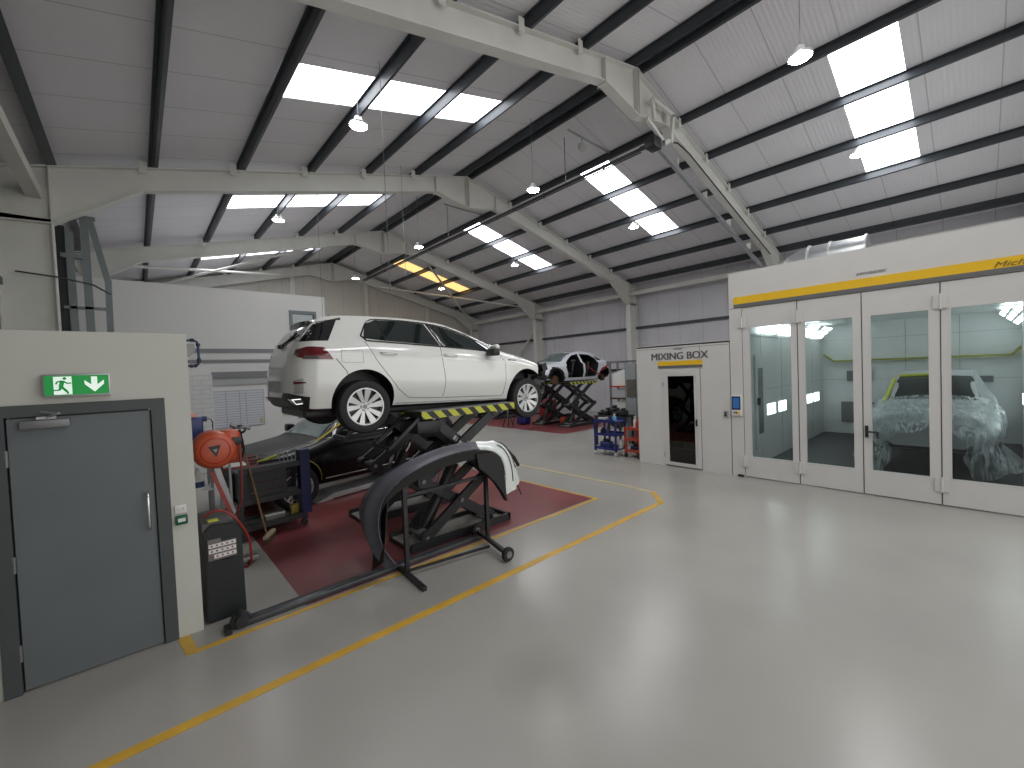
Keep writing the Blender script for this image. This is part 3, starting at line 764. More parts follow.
# ---- white hatchback on the lift
#        x     zb   wb   wm   zm   wsh  zsh  wbl  zbl  wrf  zrf  ztop
GK = [(-.775, .44, .36, .42, .52, .42, .62, .38, .68, .32, .71, .72),
      (-.76, .41, .48, .58, .54, .58, .68, .54, .74, .46, .79, .805),
      (-.725, .36, .60, .70, .55, .67, .76, .54, .86, .44, .95, .97),
      (-.68, .32, .69, .78, .56, .745, .86, .66, .99, .53, 1.055, 1.075),
      (-.61, .29, .76, .83, .56, .81, .90, .73, 1.04, .57, 1.15, 1.18),
      (-.53, .28, .79, .86, .56, .85, .92, .775, 1.07, .60, 1.25, 1.29),
      (-.42, .28, .80, .875, .56, .868, .93, .775, 1.09, .585, 1.345, 1.385),
      (-.25, .28, .80, .89, .57, .875, .94, .78, 1.105, .58, 1.385, 1.43),
      (.1, .28, .80, .895, .58, .875, .94, .79, 1.115, .585, 1.41, 1.455),
      (.6, .28, .80, .895, .58, .875, .93, .79, 1.105, .59, 1.42, 1.468),
      (1.1, .28, .80, .895, .58, .87, .92, .785, 1.09, .58, 1.405, 1.455),
      (1.45, .28, .80, .89, .58, .865, .91, .78, 1.08, .565, 1.35, 1.40),
      (1.8, .28, .80, .885, .58, .865, .90, .775, 1.06, .59, 1.235, 1.29),
      (2.1, .28, .80, .885, .58, .87, .89, .77, 1.02, .65, 1.115, 1.165),
      (2.3, .28, .80, .89, .60, .875, .88, .79, .985, .70, 1.03, 1.075),
      (2.6, .28, .80, .89, .62, .87, .84, .80, .94, .68, .985, 1.03),
      (2.9, .30, .78, .87, .62, .84, .80, .77, .885, .62, .925, .965),
      (3.12, .34, .66, .80, .58, .78, .74, .70, .82, .56, .855, .89),
      (3.22, .38, .50, .70, .56, .68, .68, .62, .74, .5, .77, .80)]
GB = Body(GK)
golf = thing('car', 'white hatchback with silver alloy wheels raised on the black scissor lift, nose to the right', 'car')
def g_m(c):
    if c.z < .315: return 1
    if c.x < -.5 and c.z < .46+(c.x+.5)*-.12-(.14 if c.x > -.6 else 0): return 1
    if c.x > 3.12 or (c.x > 3.0 and c.z < .86): return 1
    return 0
cut = MB()
for sy in (-1, 1):
    cut.cyl((0, sy*.58, .385), (0, sy*1.1, .385), .375, seg=48)
    cut.cyl((2.62, sy*.58, .40), (2.62, sy*1.1, .40), .385, seg=48)
    for xx in (0, 2.62): cut.box(xx-.30, xx+.30, min(sy*.58, sy*1.1), max(sy*.58, sy*1.1), -.1, .3)
cut.prism([(2.82, .1), (3.4, .1), (3.4, 1.0), (3.03, .945), (2.93, .87), (2.87, .72)], 1, -1.1, 1.1)
finish(GB.mesh(110, mfn=g_m), 'car_body', [M_carwhite, M_black], cut, golf)
for sy in (-1, 1):
    for (nm, lo, hi) in (('rear_quarter_window', [(.025, 1.14), (.31, 1.12)], [(.09, 1.33), (.235, 1.392)]),
                         ('rear_door_window', [(.34, 1.12), (1.08, 1.095)], [(.265, 1.392), (.6, 1.405), (.93, 1.395)]),
                         ('front_door_window', [(1.17, 1.09), (1.97, 1.055)], [(1.02, 1.392), (1.3, 1.36), (1.58, 1.285), (1.80, 1.195), (1.95, 1.10)])):
        side_patch(GB, lo, hi, sy, 20, 8, .006).build(nm, M_glass, golf, 60)
    # black surround of the glass
    b = MB(); b.tube([(x, sy*GB.side(x, z, .006), z) for x, z in lerp_poly([(.0, 1.17), (.02, 1.125), (.06, 1.11), (1.1, 1.08), (2.05, 1.04)], 24)], .011, 6)
    b.tube([(x, sy*GB.side(x, z, .004), z) for x, z in lerp_poly([(.0, 1.17), (.10, 1.34), (.15, 1.39), (.25, 1.405), (.6, 1.415), (.95, 1.408), (1.3, 1.375), (1.6, 1.295), (1.85, 1.185), (2.05, 1.04)], 30)], .010, 6)
    for q in ([(1.125, 1.09), (.98, 1.40)], [(.325, 1.12), (.25, 1.39)]):
        pts = lerp_poly(q, 6); b.tube([(x, sy*GB.side(x, z, .007), z) for x, z in pts], .022 if q[0][0] > 1 else .012, 6)
    b.build('window_trim', M_blackg, golf, 60)
    for nm, pl in (('rear_door_gap', [(.03, 1.10), (.14, .88), (.26, .72), (.42, .52), (.58, .40), (1.08, .385), (1.10, .60), (1.06, .95), (1.08, 1.08)]),
                   ('front_door_gap', [(1.10, .385), (2.14, .37), (2.17, .60), (2.17, .88), (2.10, 1.02)]),
                   ('tail_gap', [(-.33, .88), (-.22, .74), (-.18, .62)]), ('sill_line', [(.40, .335), (2.24, .325)]), ('fuel_flap', [(-.27, .98), (-.02, .98), (-.02, .84), (-.27, .84), (-.27, .98)])):
        b = MB(); b.tube(seam(GB, pl, sy), .0018 if nm == 'fuel_flap' else .0035, 5); b.build(nm, M_seal, golf, 60)
    for x in (.30, 1.20):
        b = MB(); yy = sy*GB.side(x, .955, .0); b.tube([(x-.10, yy, .965), (x-.08, yy+sy*.035, .968), (x+.08, yy+sy*.035, .962), (x+.11, yy, .958)], .013, 8); b.build('door_handle', M_carwhite, golf, 60)
        b = MB(); b.tube([(x-.07, yy+sy*.028, .952), (x+.07, yy+sy*.028, .948)], .008, 6); b.build('handle_chrome_strip', M_chrome, golf, 60)  # thin chrome strip just below the door handle
    b = MB(); m2 = MB(); m2.bbox(1.86, 1.95, -.085, .085, 1.06, 1.13, .03, 3); b.join(m2, Matrix.Translation((0, sy*.955, 0))); mo = b.build('side_mirror', M_carwhite, golf, 60)
    b = MB(); b.bbox(1.80, 1.94, sy*.955-.095, sy*.955+.095, .965, 1.07, .03, 3); b.box(1.88, 1.93, min(sy*.78, sy*.9), max(sy*.78, sy*.9), .99, 1.03); b.build('mirror_base', M_black, golf, 60)
    # tail light wraps round the corner
    side_patch(GB, [(-.71, .90), (-.62, .872), (-.36, .872)], [(-.69, .985), (-.60, 1.015), (-.45, 1.01)], sy, 14, 6, .008).build('tail_light', M_taillight, golf, 60)
    side_patch(GB, [(-.66, .872), (-.52, .872)], [(-.64, .91), (-.50, .91)], sy, 6, 3, .012).build('tail_light_lens', mat('smoked_lens', (.10, .09, .09), .2), golf, 60)
    side_patch(GB, [(-.735, .595), (-.64, .605)], [(-.735, .625), (-.64, .618)], sy, 6, 3, .016).build('reflector', M_taillight, golf, 60)
    side_patch(GB, [(2.24, .91), (2.42, .905)], [(2.24, .93), (2.42, .925)], sy, 6, 3, .005).build('fender_badge', M_chrome, golf, 60)
    wheel(golf, 0, sy*.79, .318, .318, sy); wheel(golf, 2.62, sy*.79, .318, .318, sy)
top_patch(GB, 1.62, 2.20, .57, .66, 10, 16).build('windscreen', M_glass, golf, 60)
top_patch(GB, -.66, -.46, .57, .54, 8, 16).build('rear_window', M_glass, golf, 60)
for sy in (-1, 1):      # black side deflector beside the rear screen
    side_patch(GB, [(-.655, 1.075), (-.385, 1.09)], [(-.50, 1.285), (-.225, 1.378)], sy, 8, 6, .006).build('rear_pillar_trim', M_blackg, golf, 60)
b = MB(); P = []
for i in range(7):
    x = -.53+.045*i; P.append([(x+.07*abs(j/8)**3, j/8*.61, 1.365+.012*i-abs(j/8)**2*.05) for j in range(-8, 9)])
b.grid(P, .055); b.build('roof_spoiler', M_blackg, golf, 40)
b = MB(); b.tube([(-.70, -.05, 1.07), (-.65, -.25, 1.14), (-.62, -.42, 1.19)], .012, 6); b.bbox(-.74, -.66, -.08, .02, 1.03, 1.08, .01); b.build('rear_wiper', M_black, golf, 50)
b = MB(); b.tube([(-.62, -.58, 1.15), (-.53, -.585, 1.25)], .010, 6); b.build('chrome_strip', M_chrome, golf, 50)
b = MB(); b.prism([(-.15, 1.448), (-.03, 1.458), (-.14, 1.50)], 1, -.012, .012); b.build('roof_antenna', M_black, golf)
# masked / dented grey patches on the damaged rear
b = MB()
b.bbox(-.785, -.74, -.36, .36, .50, .64, .01); b.build('number_plate_recess', mat('grey_film', (.42, .43, .42), .4, var=.15, vscale=8), golf)
for sy in (-1, 1):
    side_patch(GB, [(-.73, .49), (-.66, .49)], [(-.73, .64), (-.66, .66)], sy, 5, 5, .01).build('masking_patch', mat('grey_film', (.42, .43, .42), .4), golf, 60)
    b = MB(); b.prism([(-.77, .43), (-.60, .44), (-.52, .385), (-.72, .37)], 1, min(sy*.58, sy*.74), max(sy*.58, sy*.74)); b.build('exhaust_trim', M_chrome, golf)
    b = MB(); b.prism([(-.75, .42), (-.62, .43), (-.55, .395), (-.72, .38)], 1, min(sy*.59, sy*.75), max(sy*.59, sy*.75)); b.build('exhaust_mesh', M_black, golf)
# torn nose: crash bar and brackets where the bumper was taken off
b = MB()
rnd = random.Random(3)
b.bbox(3.06, 3.20, -.62, .62, .46, .58, .02); b.bbox(2.84, 3.03, -.66, .66, .40, .80, .03)
for i in range(90):
    x, y, z = 2.90+rnd.random()*.27, rnd.choice((-1, 1))*rnd.uniform(.35, .80), rnd.uniform(.46, .86)
    s1, s2, s3 = rnd.uniform(.02, .07), rnd.uniform(.03, .1), rnd.uniform(.02, .08)
    m2 = MB(); m2.box(-s1, s1, -s2, s2, -s3, s3); b.join(m2, Matrix.Translation((x, y, z)) @ Matrix.Rotation(rnd.uniform(-.6, .6), 4, 'Y') @ Matrix.Rotation(rnd.uniform(-.5, .5), 4, 'Z'))
b.build('exposed_front_end', M_black, golf)
b = MB(); b.bbox(-.6, 3.0, -.55, .55, .20, .32, .03); b.cyl((0, -.7, .318), (0, .7, .318), .04, seg=10); b.cyl((2.62, -.7, .318), (2.62, .7, .318), .04, seg=10); b.build('underbody', M_black, golf)
place(golf, 2.014, 5.726, 1.544, -.0185, -.031)

# ---- scissor lift
def arm(b, p, q, w=.05, h=.13):
    b.beam(p, q, w, h, up=(0, 0, 1))
    for e in (p, q):
        b.cyl((e[0], e[1]-w*.8, e[2]), (e[0], e[1]+w*.8, e[2]), h*.62, seg=16)
def scissor(lab, group, ytracks, x0, x1, ztop_, px0, px1, base_lab=None, detail=True, inside=1):
    t = thing('scissor_lift', lab, 'car lift', group=group)
    for yt in ytracks:
        b = MB(); b.box(x0, x1, yt-.31, yt+.31, .004, .05); b.box(x0, x1, yt-.31, yt-.27, .05, .11); b.box(x0, x1, yt+.27, yt+.31, .05, .11); b.box(x1-.04, x1, yt-.31, yt+.31, .05, .11)
        b.build('base_tray', M_blk_steel, t)
        b = MB(); b.box(x0+.02, x1-.04, yt-.27, yt+.27, .05, .056); b.build('tray_plate', M_dirty, t)
        b = MB(); b.bbox(px0, px1, yt-.27, yt+.27, ztop_-.02, ztop_, .004, 1); b.build('platform_top', M_midgrey, t)
        b = MB(); b.box(px0, px1, yt-.285, yt-.27, ztop_-.105, ztop_-.012); b.box(px0, px1, yt+.27, yt+.285, ztop_-.105, ztop_-.012); split_build(b, 'hazard_edge', M_stripe, t)
        b = MB(); b.box(px0+.05, px1-.05, yt-.26, yt+.26, ztop_-.10, ztop_-.03); b.build('platform_beam', M_blk_steel, t)
        zm = .10+(ztop_-.15)*.47; xl, xr = x0+.25, x1-.28; pl, pr = px0+.18, px1-.35
        for sgn in (-1, 1):
            yo_, yi_ = yt+sgn*.23, yt+sgn*.16
            for (a_, c_, yy) in (((xl, .12), (xr+.02, zm), yo_), ((xr, .12), (xl-.02, zm), yi_), ((xl-.02, zm), (pr, ztop_-.10), yo_), ((xr+.02, zm), (pl, ztop_-.10), yi_)):
                b = MB(); arm(b, (a_[0], yy, a_[1]), (c_[0], yy, c_[1])); b.build('scissor_arm', M_blk_steel, t, 40)
        b = MB()
        for (x, z) in ((xl, .12), (xr, .12), (xl-.02, zm), (xr+.02, zm), (pl, ztop_-.1), (pr, ztop_-.1), ((xl+xr)/2, .12+(zm-.12)*.5), ((pl+pr)/2, (zm+ztop_-.1)/2)):
            b.cyl((x, yt-.28, z), (x, yt+.28, z), .028, seg=12)
        split_build(b, 'pivot_pin', M_midgrey, t, 40)
        b = MB(); b.cyl((xl+.10, yt, .16), (xl+.62, yt, .95), .075, seg=18); b.build('hydraulic_cylinder', M_black, t, 40)
        b = MB(); b.cyl((xl+.62, yt, .95), (xl+.86, yt, 1.28), .035, seg=14); b.build('piston_rod', M_chrome, t, 40)
        b = MB()
        for dx in (0, .12): b.beam((xl+.30+dx, yt+.08, .5), (xl+.52+dx, yt+.08, 1.2), .03, .05)
        split_build(b, 'locking_rack', M_alu, t)
        if detail:      # folded approach flap hanging off the left end
            b = MB()
            for yy in (yt-.22, yt+.22): b.beam((px0+.02, yy, ztop_-.07), (px0-.42, yy, ztop_-.42), .03, .04)
            b.beam((px0-.42, yt-.24, ztop_-.42), (px0-.42, yt+.24, ztop_-.42), .04, .04)
            b.build('approach_flap', M_blk_steel, t)
            b = MB(); b.bbox(px0-.05, px0+.30, yt-.25, yt+.25, ztop_-.30, ztop_-.13, .02); b.build('power_unit_cover', M_black, t, 40)
    return t
lift = scissor('black scissor lift with yellow hazard stripes holding up the white hatchback', 'scissor lifts', (4.98, 6.42), 2.42, 4.05, 1.75, 2.66, 4.24)
b = MB()
for k, (w_, h_) in enumerate(((.035, .06), (.012, .06), (.04, .045), (.04, .045), (.04, .045), (.03, .06))):      # illegible pale marks along the arm
    q0 = .055*k; m2 = MB(); m2.box(q0, q0+w_, -.004, .004, -h_/2, h_/2); m2.box(q0+w_*.3, q0+w_*.7, -.0045, -.003, -h_*.2, h_*.2)
    b.join(m2, Matrix.Translation((3.14, 4.716, 1.36)) @ Matrix.Rotation(.72, 4, 'Y'))
b.build('arm_marking', mat('faded_print', (.38, .38, .38), .6), lift)
lift2 = scissor('black scissor lift with yellow hazard stripes under the doorless silver car', 'scissor lifts', (10.6, 12.0), 12.1, 14.0, 1.74, 12.2, 13.9, detail=False)
lift3 = thing('lift_platform', 'lowered grey lift platform under the black car sill', 'car lift', (0, 0, 0))
b = MB(); b.bbox(-.85, 1.25, -.28, .28, .02, .11, .01); b.prism([(-1.15, .01), (-.85, .01), (-.85, .10)], 1, -.28, .28); m3 = Matrix.Translation((3.35, 8.35, 0)) @ Matrix.Rotation(math.radians(12), 4, 'Z')
b.build('platform', mat('pale_platform', (.60, .61, .62), .4, .2), lift3, M=m3)

# ---- black SUV
SK = [(-.95, .50, .60, .72, .60, .72, .80, .66, .95, .5, 1.05, 1.08),
      (-.85, .40, .78, .90, .62, .88, .92, .80, 1.08, .62, 1.25, 1.30),
      (-.55, .32, .86, .97, .66, .95, 1.0, .86, 1.17, .62, 1.55, 1.60),
      (.1, .30, .88, 1.0, .68, .97, 1.02, .87, 1.18, .64, 1.61, 1.66),
      (.9, .30, .88, 1.0, .68, .97, 1.01, .87, 1.17, .65, 1.62, 1.67),
      (1.5, .30, .88, .995, .68, .965, 1.0, .865, 1.16, .64, 1.56, 1.61),
      (2.0, .30, .88, .99, .68, .96, .99, .86, 1.15, .66, 1.36, 1.42),
      (2.35, .30, .88, .985, .68, .96, .96, .86, 1.09, .74, 1.13, 1.175),
      (2.55, .30, .88, .985, .70, .955, .93, .86, 1.04, .78, 1.065, 1.11),
      (2.9, .30, .87, .975, .72, .94, .91, .84, 1.0, .74, 1.02, 1.06),
      (3.3, .34, .82, .93, .70, .90, .86, .80, .95, .68, .975, 1.01),
      (3.55, .38, .70, .84, .66, .80, .82, .70, .90, .58, .94, .97),
      (3.66, .45, .55, .70, .66, .66, .76, .6, .80, .5, .83, .85)]
SB = Body(SK)
suv = thing('car', 'black four by four with yellow masking tape along its bonnet and windscreen pillar', 'car')
cut = MB()
for sy in (-1, 1):
    for xx in (0, 2.87):
        cut.cyl((xx, sy*.62, .41), (xx, sy*1.2, .41), .43, seg=48); cut.box(xx-.36, xx+.36, min(sy*.62, sy*1.2), max(sy*.62, sy*1.2), -.1, .3)
finish(SB.mesh(90, mfn=lambda c: 1 if c.z < .36 or c.x > 3.5 else 0), 'car_body', [M_carblack, M_black], cut, suv)
for sy in (-1, 1):
    side_patch(SB, [(1.0, 1.18), (2.28, 1.15)], [(1.05, 1.55), (1.45, 1.53), (1.9, 1.38), (2.22, 1.2)], sy, 18, 6, .006).build('front_door_window', M_glass, suv, 60)
    side_patch(SB, [(.05, 1.19), (.92, 1.18)], [(.15, 1.53), (.95, 1.555)], sy, 18, 6, .006).build('rear_door_window', M_glass, suv, 60)
    wheel(suv, 0, sy*.88, .37, .37, sy, 'x', .25); wheel(suv, 2.87, sy*.88, .37, .37, sy, 'x', .25)
    b = MB(); b.tube(seam(SB, [(-.3, 1.175), (1, 1.165), (2.42, 1.125)], sy), .010, 6); b.build('chrome_belt_strip', M_chrome, suv, 60)
    b = MB(); b.tube(seam(SB, [(.5, .44), (1.4, .42), (2.35, .42)], sy, off=.006), .013, 6); b.build('sill_strip', M_alu, suv, 60)
    b = MB(); b.tube(seam(SB, [(1.05, 1.15), (1.10, .95), (1.08, .5)], sy), .004, 5); b.tube(seam(SB, [(2.15, 1.12), (2.22, .9), (2.2, .5)], sy), .004, 5); b.build('door_gap', M_seal, suv, 60)
    b = MB(); yy = sy*SB.side(1.3, 1.0, .02); b.tube([(1.2, yy, 1.0), (1.42, yy, .995)], .015, 8); b.build('door_handle', M_carblack, suv, 60)
    b = MB(); m2 = MB(); m2.bbox(2.02, 2.16, -.12, .12, 1.12, 1.28, .04, 3); b.join(m2, Matrix.Translation((0, sy*1.08, 0))); b.build('side_mirror', M_carblack, suv, 60)
top_patch(SB, 1.62, 2.36, .58, .74, 10, 16).build('windscreen', mat('clear_car_glass', (.16, .22, .22), .05, coat=.6), suv, 60)
b = MB(); P = [(x, .74+(-.09)*(2.36-x)/.74, SB.top(x, .74-.09*(2.36-x)/.74, .012)) for x in (2.42, 2.2, 2.0, 1.8, 1.62)]; b.tube([(p[0], p[1]+.035, p[2]-.03) for p in P], .022, 8); b.build('pillar_tape', M_tapey, suv, 60)
b = MB(); b.tube([(x, SB.side(x, z, .01), z) for x, z in lerp_poly([(3.42, .90), (3.3, .93), (3.12, .965)], 8)], .022, 6)
b.tube([(3.62, y, .86+.02*(1-(y/.6)**2)) for y in (-.5, -.2, .1, .35, .55)], .02, 6)
b.build('bonnet_tape', M_lime, suv, 60)
arc = [(2.87+.445*math.cos(a), .41+.445*math.sin(a)) for a in [PI*i/14 for i in range(0, 9)]]
arc = [(2.87-.445*math.cos(PI*i/14), .41+.445*math.sin(PI*i/14)) for i in range(0, 9)]
b = MB(); b.tube([(x, SB.side(x, z, .006), z) for x, z in arc], .010, 6); b.build('arch_tape', mat('dull_yellow_tape', (.35, .30, .05), .5), suv, 60)
b = MB(); b.bbox(3.48, 3.70, -.6, .6, .5, .62, .02)
for i in range(14):
    x, y, z = 3.5+rnd.random()*.16, rnd.uniform(-.75, .75), rnd.uniform(.45, .9); q = rnd.uniform(.03, .09); b.box(x-q, x+q*.6, y-q, y+q, z-q*.5, z+q*.5)
b.build('exposed_front_end', M_black, suv)
yaw_s = math.radians(180+9)
fh = V((1.95, 7.72))
c_, s_ = math.cos(yaw_s), math.sin(yaw_s)
# front near hub (2.87, +.98) maps to fh
place(suv, fh.x-(c_*2.87-s_*.98), fh.y-(s_*2.87+c_*.98), 0.004, yaw_s)

# ---- silver-white four-door body shell on the second lift
WK = [(-.62, .50, .50, .66, .62, .66, .80, .62, .90, .5, .95, .97),
      (-.48, .36, .70, .84, .60, .84, .88, .76, .99, .56, 1.05, 1.08),
      (-.2, .28, .80, .90, .60, .90, .93, .82, 1.03, .56, 1.15, 1.20),
      (.2, .26, .82, .92, .60, .90, .93, .80, 1.04, .56, 1.27, 1.32),
      (.7, .26, .82, .925, .60, .90, .92, .78, 1.02, .57, 1.37, 1.42),
      (1.25, .26, .82, .925, .60, .90, .91, .78, 1.01, .57, 1.385, 1.44),
      (1.7, .26, .82, .92, .60, .90, .90, .78, 1.0, .57, 1.33, 1.385),
      (2.1, .26, .82, .915, .60, .89, .88, .78, .98, .60, 1.17, 1.225),
      (2.5, .26, .82, .915, .60, .89, .85, .80, .94, .68, 1.0, 1.05),
      (2.9, .27, .82, .91, .62, .88, .80, .80, .89, .66, .93, .965),
      (3.3, .28, .78, .88, .58, .84, .72, .76, .80, .58, .83, .86),
      (3.6, .32, .66, .76, .52, .72, .64, .62, .68, .48, .70, .72),
      (3.70, .38, .5, .62, .52, .58, .60, .5, .62, .42, .64, .65)]
WB = Body(WK)
shell = thing('car', 'doorless silver white four-door car raised on the far scissor lift', 'car')
cut = MB()
for sy in (-1, 1):
    a_, b_ = min(sy*.60, sy*1.2), max(sy*.60, sy*1.2)
    cut.cyl((0, sy*.55, .36), (0, sy*1.2, .36), .42, seg=40); cut.cyl((2.94, sy*.5, .36), (2.94, sy*1.2, .36), .44, seg=40)
    for xx in (0, 2.94): cut.box(xx-.32, xx+.32, a_, b_, -.1, .28)
    a2, b2 = min(sy*.15, sy*1.2), max(sy*.15, sy*1.2)
    cut.prism([(1.42, .40), (2.28, .40), (2.42, .80), (2.3, .97), (1.78, 1.26), (1.42, 1.32)], 1, a2, b2)
    cut.prism([(.62, .42), (1.30, .40), (1.30, 1.32), (.72, 1.28), (.40, 1.12), (.42, .90), (.50, .72)], 1, a2, b2)
finish(WB.mesh(90, mfn=lambda c: 1 if c.z < .28 else 0), 'car_body', [M_carsilver, M_black], cut, shell)
b = MB()
for x in (1.0, 1.95):
    for y in (-.36, .36):
        b.bbox(x-.28, x+.22, y-.24, y+.24, .42, .58, .05); m2 = MB(); m2.bbox(-.06, .06, -.23, .23, 0, .55, .05); b.join(m2, Matrix.Translation((x-.26, y, .5)) @ Matrix.Rotation(-.25, 4, 'Y'))
b.build('seat', M_black, shell, 50)
top_patch(WB, 1.72, 2.52, .54, .66, 10, 14).build('windscreen', mat('pale_car_glass', (.10, .13, .13), .06, coat=.6), shell, 60)
top_patch(WB, -.15, .55, .5, .5, 8, 14).build('rear_window', M_glass, shell, 60)
for sy in (-1, 1):
    side_patch(WB, [(.05, 1.06), (.34, 1.05)], [(.30, 1.22), (.40, 1.24)], sy, 8, 4).build('quarter_window', M_glass, shell, 60)
    b = MB(); b.lathe([(.02, -.06), (.17, -.06), (.17, .06), (.02, .06)], (2.94, sy*.74, .34), 1, 28); b.build('brake_disc', M_rust, shell, 40)
    b = MB(); b.lathe([(.02, -.05), (.14, -.05), (.14, .05), (.02, .05)], (0, sy*.74, .34), 1, 28); b.build('brake_disc', M_rust, shell, 40)
    b = MB(); b.tube([(.30, sy*.93, .62), (.05, sy*.95, .74), (-.2, sy*.93, .85), (-.4, sy*.88, .88)], .035, 8); b.tube([(.35, sy*.93, .45), (.8, sy*.93, .62), (1.15, sy*.9, .84)], .022, 8); b.build('red_strap', M_hose, shell, 50)
    b = MB()
    for i in range(16):
        a = PI*i/15; q = rnd.uniform(.03, .07); x, z = 2.94+.42*math.cos(a), .36+.42*math.sin(a); b.box(x-q, x+q, sy*.78-.08, sy*.78+.10, z-q, z+q)
    b.build('bare_wing_liner', M_black, shell)
b = MB(); b.bbox(2.02, 2.14, .86, 1.06, .98, 1.08, .03); b.build('side_mirror', M_black, shell, 50)
place(shell, 14.44, 11.22, 1.50, PI, 0)

# dark saloon further back behind the shell, only its roof shows
DB = Body([(r[0], *r[1:]) for r in WK])
dk = thing('car', 'dark saloon parked beyond the silver white car shell, only its roof showing', 'car')
cut = MB()
for sy in (-1, 1):
    for xx in (0, 2.94): cut.cyl((xx, sy*.55, .36), (xx, sy*1.2, .36), .40, seg=32)
finish(DB.mesh(70), 'car_body', [M_carblack, M_black], cut, dk)
top_patch(DB, 1.72, 2.52, .54, .66, 8, 10).build('windscreen', M_glass, dk, 60)
for sy in (-1, 1):
    side_patch(DB, [(.5, 1.05), (2.2, 1.0)], [(.6, 1.28), (1.3, 1.33), (2.1, 1.06)], sy, 14, 5).build('side_window', M_glass, dk, 60)
    for xx in (0, 2.94): wheel(dk, xx, sy*.80, .33, .33, sy, 'x', .22)
place(dk, 15.6, 16.2, 1.0, PI, 0)
b = MB(); b.box(11.6, 16.4, 15.2, 17.15, .02, 1.0); 
t = thing('lift_ramp', 'dark raised lift table under the far dark saloon', 'car lift', (14.0, 16.2, 0))
b.bm.free(); b = MB()
for yy in (-.75, .75): b.box(-2.2, 2.2, yy-.28, yy+.28, .9, .99)
b.build('platform', M_blk_steel, t)
b = MB()
for yy in (-.75, .75):
    b.beam((-1.2, yy, .08), (1.2, yy, .9), .08, .12); b.beam((1.2, yy, .08), (-1.2, yy, .9), .08, .12); b.box(-1.5, 1.5, yy-.28, yy+.28, .004, .06)
b.build('scissor_arm', M_blk_steel, t)

# ------------------------------------------------------------------ bumper on its wheeled stand
st = thing('bumper_stand', 'black wheeled tube stand holding the car bumper in front of the lift', 'stand', (0, 0, 0))
b = MB(); b.beam((2.13, 4.23, .02), (2.13, 4.23, 1.0), .045, .045, up=(1, 0, 0)); b.build('left_post', M_blk_steel, st)
b = MB(); b.beam((3.30, 4.27, .06), (3.30, 4.27, .98), .045, .045, up=(1, 0, 0)); b.build('right_post', M_blk_steel, st)
b = MB(); b.beam((2.085, 3.78, .025), (2.13, 4.45, .025), .045, .045); b.build('foot_bar', M_blk_steel, st)
b = MB(); b.beam((3.14, 3.72, .075), (3.32, 4.50, .075), .045, .045); b.build('axle_bar', M_blk_steel, st)
for (x, y) in ((3.12, 3.67), (3.33, 4.55)):
    b = MB(); b.lathe([(.02, -.025), (.075, -.025), (.082, -.018), (.082, .018), (.075, .025), (.02, .025)], (x, y, .083), 0 if False else 1, 24); o = b.build('wheel', M_rubber, st, 40)
    b = MB(); b.lathe([(.0, -.03), (.04, -.03), (.04, .03), (0, .03)], (x, y, .083), 1, 16); b.build('hub', M_midgrey, o, 40)
b = MB(); b.beam((2.13, 4.2, .06), (3.15, 4.05, .06), .025, .025); b.build('tie_bar', M_blk_steel, st)
b = MB(); b.beam((2.13, 4.23, .88), (3.30, 4.27, .88), .035, .035); b.beam((2.13, 4.23, .88), (2.2, 4.23, 1.12), .03, .03, up=(0, 1, 0)); b.beam((3.30, 4.27, .9), (3.36, 4.3, 1.12), .03, .03, up=(0, 1, 0))
b.beam((2.13, 4.23, .88), (2.13, 4.52, .98), .03, .03); b.beam((3.30, 4.27, .88), (3.32, 4.56, .98), .03, .03); b.build('support_arm', M_blk_steel, st)

bp = thing('car_bumper', 'dark grey car bumper skin with a white painted far end draped over the stand', 'car bumper', (0, 0, 0))
path = [(1.94, .22), (1.80, .42), (1.75, .62), (1.755, .82), (1.83, .99), (1.98, 1.10), (2.2, 1.195), (2.5, 1.265), (2.85, 1.295), (3.15, 1.275), (3.34, 1.22), (3.46, 1.12), (3.51, .97), (3.52, .80), (3.50, .60)]
path = lerp_poly(path, 46)
def smoothp(P, it=4):
    for _ in range(it): P = [P[0]]+[((a[0]+2*b_[0]+c[0])/4, (a[1]+2*b_[1]+c[1])/4) for a, b_, c in zip(P, P[1:], P[2:])]+[P[-1]]
    return P
path = smoothp(path)
n = len(path)
def bumper_pt(i, v, off=0.0):
    """v 0 near edge .. 1 far edge"""
    p = path[i]; a, c = path[max(i-1, 0)], path[min(i+1, n-1)]
    tx, tz = c[0]-a[0], c[1]-a[1]; l = math.hypot(tx, tz); nx, nz = -tz/l, tx/l
    if True:
        u = i/(n-1)
        wid = .50 if .18 < u < .86 else (.50 if u > .5 else .26+.24*u/.18)
        y0 = 4.06+.10*abs(u-.45)
        ridge = .045*math.exp(-((v-.30)/.10)**2)-.03*math.exp(-((v-.48)/.07)**2)+.05*math.sin(PI*v)
        if u > .74: ridge += .03*math.sin(PI*v)
        endw = wid
        edge = 0
        o = ridge+off
        return (p[0]+nx*o+.72*v*(max(0, (u-.66)/.34))**.7, y0+endw*v, p[1]+nz*o-.05*v*(1 if .2 < u < .8 else 0))
P = [[bumper_pt(i, j/16) for j in range(17)] for i in range(n)]
iw = int(n*.70)
b = MB(); b.grid(P[:iw+1], .012); b.build('bumper_skin', M_bumper, bp, 50)
b = MB(); b.grid(P[iw:], .012); b.build('white_painted_end', M_bwhite, bp, 50, label='white painted bumper corner')
